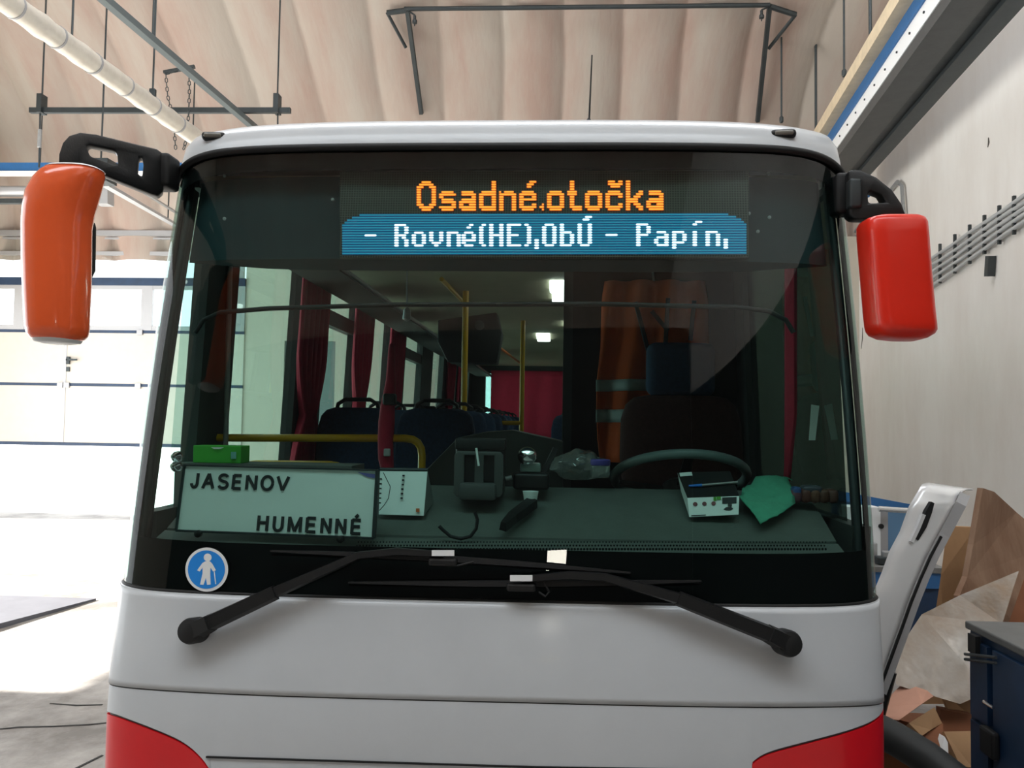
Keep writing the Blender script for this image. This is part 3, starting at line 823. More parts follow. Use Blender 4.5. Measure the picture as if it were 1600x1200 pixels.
G12 = {   # orange line: (start column, rows from display row 3)
 'O': ["..####..", ".######.", "###..###"]+["##....##"]*6+["###..###", ".######.", "..####.."],
 's': [""]*4+[".#####.", "#######", "##.....", ".#####.", ".######", ".....##", "#######", ".#####."],
 'a': [""]*4+[".#####.", ".######", ".....##", ".######", "#######", "##..###", "#######", ".######"],
 'd': [".....##"]*4+[".######", "#######", "##...##", "##...##", "##...##", "##...##", "#######", ".######"],
 'n': [""]*4+["#.####.", "#######"]+["##...##"]*6,
 'é': ["....###", "...###.", "...##..", "", ".#####.", "#######", "##...##", "#######", "##.....", "##...##", "#######", ".#####."],
 '.': [""]*9+[".#", "##", ".#"],
 'o': [""]*4+[".#####.", "#######", "##...##", "##...##", "##...##", "##...##", "#######", ".#####."],
 't': [".##..."]*4+["####..", "####.."]+[".##..."]*4+[".#####", "..####"],
 'č': [".###.##", ".######", "..####.", "", ".#####.", "#######", "##...##", "##.....", "##.....", "##...##", "#######", ".#####."],
 'k': ["##....."]*4+["##...##", "##..###", "##.###.", "#####..", "#####..", "##.###.", "##..###", "##...##"],
}
L1 = [('O', 30), ('s', 39), ('a', 47), ('d', 55), ('n', 63), ('é', 71), ('.', 79), ('o', 82), ('t', 90), ('o', 97), ('č', 105), ('k', 113), ('a', 121)]
E_ = [".####.", "##..##", "##..##", "######", "##....", ".####."]
G9 = {   # white line: rows from display row 17
 '-': [""]*7+["#####"],
 'R': [""]*3+["#####.", "##..##", "##..##", "##..##", "#####.", "##.##.", "##..##", "##..##", "##..##"],
 'o': [""]*6+[".####.", "##..##", "##..##", "##..##", "##..##", ".####."],
 'v': [""]*6+["##..##", "##..##", "##..##", "##..##", ".####.", "..##.."],
 'n': [""]*6+["#####.", "##..##", "##..##", "##..##", "##..##", "##..##"],
 'é': [""]*3+["...##.", "..##..", ""]+E_,
 '(': [""]*3+[".##", "##.", "##.", "##.", "##.", "##.", "##.", "##.", ".##"],
 'H': [""]*3+["##..##", "##..##", "##..##", "##..##", "######", "##..##", "##..##", "##..##", "##..##"],
 'E': [""]*3+["######", "##....", "##....", "##....", "#####.", "##....", "##....", "##....", "######"],
 ')': [""]*3+["##.", ".##", ".##", ".##", ".##", ".##", ".##", ".##", "##."],
 ',': [""]*9+["##", "##", "##", "##"],
 'O': [""]*3+[".####."]+["##..##"]*7+[".####."],
 'b': [""]*3+["##....", "##....", "##....", "#####.", "##..##", "##..##", "##..##", "##..##", "#####."],
 'Ú': ["...###", "..###.", ""]+["##..##"]*8+[".####."],
 'P': [""]*3+["#####.", "##..##", "##..##", "##..##", "#####.", "##....", "##....", "##....", "##...."],
 'a': [""]*6+[".####.", "....##", ".#####", "##..##", "##..##", ".#####"],
 'p': [""]*6+["#####.", "##..##", "##..##", "##..##", "#####.", "##....", "##...."],
 'í': [""]*2+[".###", "##..", "", "", "##", "##", "##", "##", "##", "##"],
}
L2 = [('-', 9), ('R', 21), ('o', 28), ('v', 35), ('n', 42), ('é', 48), ('(', 55), ('H', 59), ('E', 66), (')', 73), (',', 77), ('O', 80), ('b', 87), ('Ú', 94), ('-', 105),
      ('P', 117), ('a', 124), ('p', 131), ('í', 139), ('n', 144), (',', 151)]
def leds(line, G, r0, name, mt):
    mb = MB()
    for ch, c0 in line:
        for k, row in enumerate(G[ch]):
            i = 0
            while i < len(row):
                if row[i] == '#':
                    j = i
                    while j < len(row) and row[j] == '#': j += 1
                    r = r0+k; a, b = c0+i+.02, c0+j-.02
                    mb.add([led(a, r+.5, .004), led(a+.35, r+.86, .004), led(b-.35, r+.86, .004), led(b, r+.5, .004), led(b-.35, r+.14, .004), led(a+.35, r+.14, .004)], [tuple(range(6))])
                    i = j
                else: i += 1
    return mb.build(name, mt, dsp)
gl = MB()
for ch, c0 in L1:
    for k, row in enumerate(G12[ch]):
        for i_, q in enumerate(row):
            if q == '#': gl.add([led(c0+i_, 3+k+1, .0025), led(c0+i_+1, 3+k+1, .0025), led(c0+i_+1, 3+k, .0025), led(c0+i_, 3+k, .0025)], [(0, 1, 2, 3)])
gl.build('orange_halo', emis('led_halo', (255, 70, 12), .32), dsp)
leds(L1, G12, 3, 'orange_lettering', 'ledo')['label'] = 'orange lettering Osadné.otočka'
leds(L2, G9, 17, 'white_lettering', 'ledw')['label'] = 'white lettering - Rovné(HE),ObÚ - Papín,'

# ---- added dark bar standing in for an edge mirrored in the glass
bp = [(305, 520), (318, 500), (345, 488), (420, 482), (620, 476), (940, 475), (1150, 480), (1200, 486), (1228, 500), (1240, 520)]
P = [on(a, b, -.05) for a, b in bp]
MB().tube(P, .008, 8).build('reflected_edge_bar', 'rubber', bus, smooth=60)

# ---- wipers
def wiper(piv, mids, clip, bl0, bl1, cliprect, sub):
    W0 = [on(*piv, .05)]+[on(a, b, o_) for a, b, o_ in mids]+[on(*clip, .045)]
    arm = MB()
    n0 = nrm(on(*piv))
    arm.sweep(W0[1:3], [.052, .046], [.03, .03], n0)
    arm.sweep(W0[2:], [.036]+[.026]*(len(W0)-4)+[.02], [.02]+[.016]*(len(W0)-4)+[.012], n0)
    wo = arm.build('windscreen_wiper', 'black', bus)
    k = MB().lathe([(.040, -.03), (.040, .026), (.036, .038), (.018, .042), (.001, .043)], on(*piv, .03), n0, 24)
    k.sweep([W0[0], W0[0].lerp(W0[1], 1.15)], [.062, .054], .042, n0)
    k.build('pivot_cap', 'rubber', wo, smooth=45)
    d0_, d1_ = on(*bl0, .02), on(*bl1, .02)
    nb = 24
    P = [on(lerp(bl0[0], bl1[0], i/nb), lerp(bl0[1], bl1[1], i/nb)+bl0[2]*math.sin(PI*i/nb) if len(bl0) > 2 else 0, .022) for i in range(nb+1)]
    MB().sweep(P, [.006+.016*math.sin(PI*i/nb) for i in range(nb+1)], .022, n0).build('blade', 'rubber', wo)
    P2 = [on(lerp(bl0[0], bl1[0], i/nb), lerp(bl0[1], bl1[1], i/nb)+bl0[2]*math.sin(PI*i/nb)+5, .008) for i in range(nb+1)]
    MB().sweep(P2, .006, .012, n0).build('rubber_lip', 'frit', wo)
    a, b, c, d = cliprect
    q = [on(a, d, .05), on(c, d, .05), on(c, b, .05), on(a, b, .05)]
    MB().plate(q, [], nrm(q[0])*.006).build('white_clip', 'white', wo, label='white clip')
    p = on((a+c)/2, d+9, .035)
    MB().rbox(p, (.09, .03, .026), .008, 2).build('blade_carrier', 'black', wo)
    P = [on(x_, y_, .04) for x_, y_ in sub]
    MB().tube(P, .0035, 6).build('washer_hose', 'rubber', wo)
b3 = lambda a, b, c: (a, b, c)
def wp(): pass
on_ = on
def on(px, py, off=0.0, *_): return on_(px, py, off)
def onb(t): return t
class _B(tuple): pass
def call_wiper(piv, mids, clip, bl0, bl1, sag, rect, sub):
    wiper(piv, mids, clip, (bl0[0], bl0[1], sag), bl1, rect, sub)
_old = on
def on(*a): return on_(a[0], a[1], a[3] if len(a) == 4 else (a[2] if len(a) > 2 else 0.0))
call_wiper((304, 985), [(325, 974, .06), (430, 925, .055), (560, 868, .05), (620, 862, .048)], (692, 866), (424, 861), (985, 895), -4, (675, 859.5, 710, 868.5), [(640, 862), (690, 876), (715, 884), (740, 878)])
call_wiper((1228, 1004), [(1205, 992, .06), (1060, 935, .055), (945, 902, .05), (890, 899, .048)], (815, 905), (545, 910), (1095, 908), 3, (797, 898.5, 832, 908), [(850, 910), (858, 925), (852, 932), (842, 925)])
on = on_

# ---- round accessibility sticker on the glass
def disc(cx, cy, rx, ry, off, n=40):
    return [on(cx+rx*math.cos(2*PI*i/n), cy+ry*math.sin(2*PI*i/n), off) for i in range(n)]
st = MB().add(disc(323, 890, 33.5, 34.5, .0005), [tuple(range(40))]).build('round_sticker', 'white', bus, label='round white-edged blue sticker with a walking figure')
MB().add(disc(322.5, 890, 29, 30, .0012), [tuple(range(40))]).build('blue_disc', mat('sticker_blue', (38, 142, 232), .4), st)
def px_poly(pts, off): return [on(a, b, off) for a, b in pts]
fig = MB()
fig.add(disc(324.5, 871, 6.2, 6.2, .0018, 20), [tuple(range(20))])
def z4(L): return [(240+a/4, 640+b/4) for a, b in L]
body = z4([(322, 948), (352, 948), (366, 962), (390, 1004), (372, 1012), (356, 988), (354, 1022), (357, 1094), (334, 1096), (327, 1052), (312, 1096), (290, 1094), (306, 1022), (306, 988), (288, 1012), (272, 1004), (304, 960)])
fig.plate(px_poly(body, .0018), [], None)
fig.build('walking_figure', 'white', st)
MB().plate(px_poly(z4([(376, 1012), (382, 1011), (391, 1090), (385, 1091)]), .0018), [], None).build('cane', 'white', st)

# ---- mirrors
def loft_px(levels, y, hd, n=28, e=3.2, ycurve=lambda f: 0):
    rings = []
    for i, (py, a, b, k) in enumerate(levels):
        yy = y+ycurve(i/(len(levels)-1)); A, B2 = at(a, py, yy), at(b, py, yy)
        c = (A+B2)/2; w_ = (B2.x-A.x)/2
        ring = []
        for j in range(n):
            t = 2*PI*j/n; ct, st_ = math.cos(t), math.sin(t)
            ring.append(Vector((c.x+w_*math.copysign(abs(ct)**(2/e), ct), c.y+hd*k*math.copysign(abs(st_)**(2/e), st_), c.z)))
        rings.append(ring)
    return rings
YM = 2.3
outer = [(91, 262), (92, 240), (98, 222), (108, 211), (125, 206), (150, 209), (245, 232), (256, 240), (257, 262), (254, 300), (246, 306), (236, 303), (150, 268), (120, 262)]
h1 = [(134, 228), (140, 226), (178, 234), (183, 240), (184, 257), (176, 256), (140, 243)]
h2 = [(216, 246), (222, 245), (224, 258), (222, 276), (214, 270)]
def armpt(px, py): 
    return at(px, py, lerp(2.34, 2.80, (px-90)/165))
ma = MB().plate([armpt(*p) for p in outer], [[armpt(*p) for p in h1], [armpt(*p) for p in h2]], Vector((-.022, .05, 0)), .006)
mo = ma.build('wing_mirror', 'black', bus, smooth=40, label='black mirror arm at the left of the picture with its orange housing')
MB().rbox(at(258, 270, 2.84), (.07, .1, .12), .015).build('mirror_bracket', 'rubber', mo, smooth=40)
lv = [(262, 84, 150, .55), (265, 78, 157, .7), (272, 70, 157, .85), (285, 60, 153, .95), (305, 50, 147, 1), (330, 46, 139, 1), (355, 44.5, 134.5, 1), (400, 45, 134, 1), (450, 47, 133, 1), (490, 49, 131, .98), (512, 50, 130.5, .95), (523, 52, 129, .9), (530, 57, 124, .8), (533, 66, 116, .6)]
MB().loft(loft_px(lv, 2.33, .085, e=2.6)).build('mirror_housing', 'orangem', mo, smooth=60, label='orange mirror housing')
MB().loft(loft_px([(py, a+3, b-2, k) for py, a, b, k in lv[2:]], 2.40, .035, e=3.2)).build('housing_back', 'black', mo, smooth=60, label='black rear of the mirror')
lv2 = [(262, 90, 150, .5), (263.8, 82, 156, .68), (266, 77, 158.5, .72)]
MB().loft(loft_px(lv2, 2.33, .09, e=2.6)).build('white_rim', 'white', mo, smooth=60, label='white rim')
lv3 = [(529, 59, 122, .8), (535, 62, 118, .75), (537, 70, 110, .5)]
MB().loft(loft_px(lv3, 2.33, .085, e=2.6)).build('white_rim', 'white', mo, smooth=60, label='white rim')
lv4 = [(345, 70, 141, 1), (352, 70, 143, 1), (420, 70, 142, 1), (432, 70, 136, 1)]
MB().loft(loft_px(lv4, 2.44, .05, e=4)).build('mirror_glass', 'black', mo, smooth=60)
# right mirror
outer = [(1325, 268), (1332, 264), (1345, 265), (1370, 276), (1395, 296), (1410, 318), (1417, 338), (1410, 342), (1335, 342), (1327, 336)]
hole = [(1357, 300), (1362, 297), (1378, 303), (1386, 316), (1358, 317)]
def arm2(px, py): return at(px, py, lerp(2.80, 2.72, (px-1325)/90))
ma = MB().plate([arm2(*p) for p in outer], [[arm2(*p) for p in hole]], Vector((0, .06, 0)), .008)
mo = ma.build('wing_mirror', 'black', bus, smooth=40, label='black quarter-round mirror arm at the right with its red housing')
MB().rbox(at(1314, 306, 2.87), (.06, .09, .14), .015).build('mirror_bracket', 'rubber', mo, smooth=40)
MB().rbox(at(1334, 304, 2.80), (.04, .05, .1), .01).build('arm_hinge', 'dsteel', mo, smooth=40)
lv = [(340, 1372, 1420, .5), (342, 1360, 1432, .75), (346, 1348, 1438, .9), (352, 1345, 1440.5, .97), (370, 1346, 1442, 1), (430, 1351, 1446.5, 1), (490, 1356, 1452, 1), (508, 1358, 1454, 1), (517, 1360, 1455, .97), (523, 1364, 1452, .9), (529, 1375, 1443, .7), (532, 1395, 1432, .45)]
MB().loft(loft_px(lv, 2.70, .085, e=4.2, ycurve=lambda f: 0)).build('mirror_housing', 'redm', mo, smooth=60, label='red mirror housing')
MB().loft(loft_px([(py, a+4, b-4, k) for py, a, b, k in lv[2:-1]], 2.77, .035, e=4)).build('housing_back', 'black', mo, smooth=60, label='black rear of the mirror')

# ================================================================== INSIDE THE BUS
# dashboard: a cross-section swept across, sloping up and back
def dash(xa, xb, prof_):
    n = 24; rows = []
    for (dy_, z) in prof_:
        r = []
        for i in range(n+1):
            x = lerp(xa, xb, i/n); r.append(Vector((x, fy(x, 1.3)+.035+dy_, z)))
        rows.append(r)
    return MB().grid(rows)
xa, xb = XC-1.14, XC+1.14
DP = [(0, 1.0), (0, 1.315), (.06, 1.345), (.115, 1.36), (.118, 1.352), (.128, 1.352), (.13, 1.366), (.3, 1.44), (.50, 1.505), (.53, 1.50), (.54, 1.0)]
dob = dash(xa, xb, DP).build('dashboard', 'dash', bus, smooth=35)
def dash_z(x, y):
    d = y-(fy(x, 1.3)+.035)
    for (a, za), (b, zb) in zip(DP[1:], DP[2:]):
        if a <= d <= b and b > a: return lerp(za, zb, (d-a)/(b-a))
    return 1.505
# left ledge behind the route board (carries the green box), console for the ticket machine
lx0, lx1 = at(292, 720, 3.1).x, at(560, 720, 3.1).x
led_ = MB().box(lx0, lx1, 3.0, 3.2, 1.3, at(340, 724, 3.02).z); led_.build('dash_ledge', 'dash', dob)
cz = [(665, 735), (715, 684), (757, 675), (800, 672), (880, 690), (880, 835), (665, 835)]
MB().plate([at(a, b, 3.36) for a, b in cz], [], Vector((0, .22, 0)), .006).build('fare_console', mat('console_grey', (66, 72, 72), .6), bus, smooth=40)
# steering wheel and column
R_ = .265
nw = Vector((0, .40, .917)).normalized()
sc = at(1077, 709, 3.2)+Vector((0, .917, -.40))*R_; ux = Vector((1, 0, 0)); uy = nw.cross(ux)
ctr = sc
sw = MB().tube([ctr+(ux*math.cos(t)+uy*math.sin(t))*R_ for t in [2*PI*i/48 for i in range(49)]], .019, 12, cap=False).build('steering_wheel', 'wheelgrey', bus, smooth=60)
MB().lathe([(.07, -.02), (.07, .02), (.05, .035), (.001, .04)], ctr-nw*.05, nw).build('hub', 'black', sw, smooth=40)
for a in (.3, 2.84, -PI/2):
    e = (ux*math.cos(a)+uy*math.sin(a))
    MB().sweep([ctr-nw*.05+e*.05, ctr+e*R_*.95], [.05, .035], .02, nw).build('spoke', 'black', sw)
MB().tube([ctr-nw*.06, ctr-nw*.42], .035, 12).build('steering_column', 'black', sw, smooth=40)
# handrails
def rail_px(pts, y, r, name='handrail'):
    P = [at(a, b, y) for a, b in pts]
    # round corners
    Q = [P[0]]
    for i in range(1, len(P)-1):
        a, b, c = P[i-1], P[i], P[i+1]; k = min(.07, (b-a).length*.45, (c-b).length*.45)
        p0 = b+(a-b).normalized()*k; p2 = b+(c-b).normalized()*k
        for t in (0, .25, .5, .75, 1): Q.append(p0*(1-t)**2+b*2*t*(1-t)+p2*t*t)
    Q.append(P[-1])
    return MB().tube(Q, r, 12).build(name, 'yellow', bus, smooth=60)
rail_px([(331, 684), (660, 685), (655, 880)], 3.32, .016)
rail_px([(360, 800), (378, 724), (540, 726), (552, 800)], 3.75, .016)
P0 = at(728, 452, 5.52); MB().tube([Vector((P0.x, 5.52, 2.62)), Vector((P0.x, 5.52, .9))], .021, 12).build('grab_pole', 'yellow', bus, smooth=60)
P0 = at(817, 515, 7.12); MB().tube([Vector((P0.x, 7.12, 2.62)), Vector((P0.x, 7.12, .9))], .021, 12).build('grab_pole', 'yellow', bus, smooth=60)
rail_px([(818, 661), (765, 661), (765, 800)], 7.12, .019)
P0 = at(700, 440, 5.0)
MB().tube([at(690, 436, 4.9), at(726, 474, 6.1)], .014, 8).build('grab_rail', 'yellow', bus, smooth=60)
# ceiling lamps
for (px0, px1, y0, y1) in ((858, 888, 5.05, 5.42), (862, 889, 5.46, 5.85), (839, 860, 8.1, 8.7), (881, 896, 7.1, 7.5)):
    xx0 = at(px0, 500, (y0+y1)/2).x; xx1 = at(px1, 500, (y0+y1)/2).x
    MB().rbox(((xx0+xx1)/2, (y0+y1)/2, 2.606), (xx1-xx0, y1-y0, .028), .012, 3).build('ceiling_lamp', 'lamp', bus, smooth=50)
# luggage shelves and overhead unit
MB().box(-1.25, -1.02, 3.4, 12.8, 2.44, 2.47).build('luggage_shelf', 'lining', bus)
MB().tube([(-1.02, 3.4, 2.46), (-1.02, 12.8, 2.46)], .012, 8).build('shelf_edge', 'steel', bus, smooth=60)
MB().box(.55, .94, 4.56, 12.8, 2.42, 2.46).build('luggage_shelf', 'lining', bus)
MB().tube([at(765, 531, 7.3), at(812, 567, 10.1)], .013, 8).build('grab_rail', mat('orange_lit_rail', (190, 96, 40), .5), bus, smooth=60)  # orange light falling on this rail is put into its colour
u0, u1 = at(687, 570, 6.0), at(783, 492, 6.0)
ou = MB().plate([at(a, b, 6.0) for a, b in ((684, 500), (776, 488), (784, 520), (776, 568), (700, 566), (684, 535))], [], (0, .2, 0), .01).build('overhead_unit', 'darkp', bus, smooth=40)
MB().lathe([(.035, 0), (.035, .01), (.025, .012)], at(749, 508, 6.0), (0, -1, 0)).build('speaker', 'dsteel', ou, smooth=40)
# cab partition behind the driver
x0 = at(888, 600, 4.5).x
cp_ = MB().box(x0, XC+1.16, 4.5, 4.54, .9, 2.62).build('cab_partition', 'darkp', bus)
MB().box(x0-.03, x0+.02, 4.46, 4.54, .9, 2.62).build('partition_post', 'pillar', cp_)
# inner mirror / lamp stem near the top left
MB().tube([at(636, 400, 3.4), at(636, 480, 3.4)], .004, 6).lathe([(.004, 0), (.014, -.01), (.018, -.05), (.002, -.06)], at(636, 480, 3.4)).build('hanging_pull', 'steel', bus)
# grey pole by the entrance door
MB().tube([at(360, 395, 3.3), at(352, 720, 3.3)], .011, 8).build('door_post', 'steel', bus, smooth=60)

# ---- driver seat
ds = thing('driver_seat', (.62, 3.95, .9), 'dark maroon driver seat with a navy headrest behind the steering wheel', 'seat')
A, B2 = at(970, 650, 3.95), at(1166, 650, 3.95); cx = (A.x+B2.x)/2; wd = B2.x-A.x
zt_ = at(1068, 617, 3.95).z
def cushion(c, size, r, pinch=0, seg=4):
    mb = MB().rbox(c, size, r, seg); return mb
bkm = MB()
rings = []
for f, k in ((0, .8), (.08, .92), (.5, 1), (.8, .98), (.92, .9), (.98, .76), (1, .55)):
    z = lerp(1.3, zt_, f); ring = []
    for j in range(24):
        t = 2*PI*j/24; ct, st_ = math.cos(t), math.sin(t)
        ring.append(Vector((cx+wd/2*k*math.copysign(abs(ct)**.6, ct), 3.97+.08*f+.07*min(1, k+.1)*math.copysign(abs(st_)**.7, st_), z)))
    rings.append(ring)
bkm.loft(rings).build('backrest', 'seatd', ds, smooth=60)
A, B2 = at(1012, 575, 4.0), at(1120, 575, 4.0)
hz0, hz1 = at(1066, 619, 4.0).z, at(1066, 534, 4.0).z
MB().rbox(((A.x+B2.x)/2, 4.06, (hz0+hz1)/2), (B2.x-A.x, .12, hz1-hz0), .045, 4).build('headrest', 'seath', ds, smooth=60)
for k in (-.07, .07): MB().tube([((A.x+B2.x)/2+k, 4.06, hz0+.02), ((A.x+B2.x)/2+k, 4.06, zt_-.05)], .008, 8).build('headrest_post', 'chrome', ds)
MB().rbox((cx, 3.75, 1.32), (wd*.95, .5, .14), .05, 4).build('seat_cushion', 'seatd', ds, smooth=60)
MB().rbox((cx, 3.8, 1.08), (.34, .36, .36), .03, 2).build('seat_base', 'black', ds, smooth=40)

# ---- passenger seats
ROWY = [4.25, 5.05, 5.85, 6.65, 7.45, 8.3, 9.15, 10.0, 10.85]
rown = ['first', 'second', 'third', 'fourth', 'fifth', 'sixth', 'seventh', 'eighth', 'ninth']
def passenger_seat(x, y, top):
    t = thing('passenger_seat', (x, y, .9), 'x', 'seat', 'navy passenger seats inside the bus')
    MB().rbox((x, y, 1.36), (.42, .4, .11), .04, 3).build('seat_cushion', 'seat', t, smooth=60)
    rings = []
    for f, k in ((0, .9), (.1, 1), (.75, 1), (.9, .93), (.97, .8), (1, .6)):
        z = lerp(1.36, top, f); ring = []
        for j in range(20):
            a = 2*PI*j/20; ct, st_ = math.cos(a), math.sin(a)
            ring.append(Vector((x+.215*k*math.copysign(abs(ct)**.6, ct), y+.2+.1*f+.045*k*math.copysign(abs(st_)**.7, st_), z)))
        rings.append(ring)
    MB().loft(rings).build('backrest', 'seat', t, smooth=60)
    yy = y+.3
    MB().tube([(x-.12, yy, top-.03), (x-.11, yy, top+.02), (x-.07, yy, top+.045), (x+.07, yy, top+.045), (x+.11, yy, top+.02), (x+.12, yy, top-.03)], .012, 8).build('grab_handle', 'black', t, smooth=60)
    MB().box(x-.05, x+.05, y-.1, y+.15, .9, 1.32).build('pedestal', 'dsteel', t)
    return t
ps0 = passenger_seat(-1.10, 4.25, 1.815)
for i, yy in enumerate(ROWY):
    for x, cn in ((-1.10, 'window side of the left-hand seats'), (-.66, 'aisle side of the left-hand seats'), (.17, 'aisle side of the right-hand seats'), (.63, 'window side of the right-hand seats')):
        if x > 0 and i < 1: continue
        if x == .63 and i < 6: continue
        if x == .17 and i < 3: continue
        o = ps0 if (i == 0 and x == -1.10) else copy_tree(ps0, (x+1.10, yy-4.25, 0.0))
        o['label'] = 'navy passenger seat, %s, %s row behind the windshield' % (cn, rown[i])

# ---- curtains
def curtain(name, ya, yb, x, z0, z1, tie, label, mt='curtain', n=40, wav=6, amp=.022, fall=0.0, pinch=.45):
    rows = []
    for i in range(25):
        f = i/24; z = lerp(z1, z0, f)
        k = 1.0
        if tie: 
            d = abs(f-tie)
            k = 1-(1-pinch)*max(0, 1-d/.3)**1.5
        ym = (ya+yb)/2+fall*f; r = []
        for j in range(n+1):
            u = j/n; y = ym+(u-.5)*(yb-ya)*k
            r.append(Vector((sx(-1, z, .06)+.036+amp*math.sin(u*2*PI*wav+f*.8), y, z)))
        rows.append(r)
    o = MB().grid(rows).build(name, mt, smooth=80, label=label, cat='curtain', group='red window curtains', solid=.004)
    return o
cl = ['between the first two side windows on the left', 'gathered between the second and third left windows', 'beside the third left window, hanging to the black clip', 'far down the left side, past the hanging grab rail', 'at the rearmost left side window', 'before the last left window']
for (ya, yb, tie, fall, lb) in ((4.16, 4.68, .75, -.0, cl[0]), (5.3, 5.82, .68, 0, cl[1]), (6.45, 7.05, .8, .05, cl[2]), (9.9, 10.6, .7, 0, cl[3]), (11.0, 11.5, .7, 0, cl[5])):
    curtain('side_curtain', ya, yb, -1.335, 1.5, 2.58, tie, 'red side curtain '+lb)
# rear curtain across the rear window
rows = []
xl, xr = at(767, 600, 12.85).x, XC+1.0
for i in range(11):
    z = lerp(2.54, 1.5, i/10)
    rows.append([Vector((lerp(xl, xr, j/60), 12.86+.006*math.sin(j*.55+.1*i), z)) for j in range(61)])
MB().grid(rows).build('rear_curtain', 'curtainb', smooth=80, label='bright red curtain across the rear window of the bus', cat='curtain', solid=.004)
# driver side curtain
rows = []
for i in range(21):
    f = i/20; px = lerp(1296, 1244, f**.7); py = lerp(392, 752, f)
    wpx = lerp(26, 30, f)
    p0, p1 = at(px-wpx/2, py, 3.22), at(px+wpx/2, py, 3.42)
    p1.x = min(p1.x, .93); p0.x = min(p0.x, .90)
    rows.append([p0.lerp(p1, j/16)+Vector((.012*math.sin(j*1.6), 0, 0)) for j in range(17)])
MB().grid(rows).build('side_curtain', 'curtain', smooth=80, label='red curtain hanging beside the driver window at right', cat='curtain', group='red window curtains', solid=.004)
nt = [at(1268, 632, 3.2), at(1280, 634, 3.2), at(1278, 652, 3.2), at(1274, 688, 3.2), at(1264, 688, 3.2)]
MB().plate(nt, [], (0, .004, 0)).build('paper_note', 'board', label='small white paper note stuck beside the driver curtain', cat='note')

# ---- hi-vis vest hanging on the partition
M['hivis'] = mat('orange_vest', (226, 92, 30), .8, noise=.1, bump=.3, bscale=12)
M['reflect'] = mat('grey_reflective', (178, 194, 190), .45)
vest = thing('safety_vest', at(1015, 700, 4.4), 'orange hi-vis vest with grey reflective bands hanging behind the driver seat', 'vest')
def vpx(px, py, bulge=0): 
    p = at(px, py, 4.38); p.y -= bulge; return p
rows = []
edge = [(440, 945, 1100), (470, 940, 1106), (540, 938, 1108), (600, 932, 1108), (640, 932, 1106), (690, 934, 1104), (722, 938, 1100)]
for i in range(25):
    py = lerp(440, 722, i/24)
    for (a, l0, r0), (b, l1, r1) in zip(edge, edge[1:]):
        if a <= py <= b: t = (py-a)/(b-a); l_, r_ = lerp(l0, l1, t), lerp(r0, r1, t)
    rows.append([vpx(lerp(l_, r_, j/24), py, .03*math.sin(j*.9+i*.15)+.05*math.sin(PI*j/24)) for j in range(25)])
MB().grid(rows).build('vest_body', 'hivis', vest, smooth=80, solid=.004)
for (pa, pb) in ((594, 612), (640, 660)):
    rows = []
    for i in range(4):
        rows.append([vpx(lerp(931, 1107, j/24), lerp(pa, pb, i/3)-.06*j*(2 if pa < 620 else .3), .01+.03*math.sin(j*.9+((pa-440)/282*24)*.15)+.05*math.sin(PI*j/24)) for j in range(25)])
    MB().grid(rows).build('reflective_band', 'reflect', vest, smooth=80, solid=.003)
for (a, b) in (((990, 476), (1012, 560)), ((1040, 470), (1036, 540)), ((1080, 474), (1074, 535)), ((1015, 490), (1040, 520))):
    P = [vpx(lerp(a[0], b[0], t), lerp(a[1], b[1], t), .1) for t in (0, .33, .66, 1)]
    MB().sweep(P, .022, .004, (0, -1, 0)).build('strap', 'darkp', vest)
MB().tube([vpx(1020, 440, .03), vpx(1020, 425, .0), at(1020, 420, 4.485)], .006, 6).build('hanger_hook', 'steel', vest)

# ---- route board behind the windshield
BD = 2.71
def bpt(u, v, out=0.0):
    TLc, TRc, BRc, BLc = at(289, 727, BD+.03), at(590, 735, BD), at(584, 841, BD-.025), at(276, 829, BD+.0)
    p = TLc.lerp(TRc, u).lerp(BLc.lerp(BRc, u), v)
    n_ = (TRc-TLc).cross(BLc-TLc).normalized()
    if n_.y > 0: n_ = -n_
    return p+n_*out
rb = thing('route_board', bpt(.5, 1), 'white route board reading JASENOV and HUMENNÉ leaning inside the windshield at left', 'sign')
MB().hexa([bpt(0, 1, -.004), bpt(1, 1, -.004), bpt(1, 1, 0), bpt(0, 1, 0), bpt(0, 0, -.004), bpt(1, 0, -.004), bpt(1, 0, 0), bpt(0, 0, 0)]).build('board_face', 'board', rb)
fm = MB()
for (a, b, wd_) in (((0, 0), (1, 0), .006), ((0, 1), (1, 1), .008), ((0, 0), (0, 1), .008), ((1, 0), (1, 1), .014)):
    fm.sweep([bpt(*a, .002), bpt(*b, .002)], wd_, .012, (0, -1, 0))
fm.build('board_frame', 'pillar', rb)
ARC = lambda cx, cy, rx, ry, a0, a1, n=14: [(cx+rx*math.cos(math.radians(a0+(a1-a0)*k/n)), cy+ry*math.sin(math.radians(a0+(a1-a0)*k/n))) for k in range(n+1)]
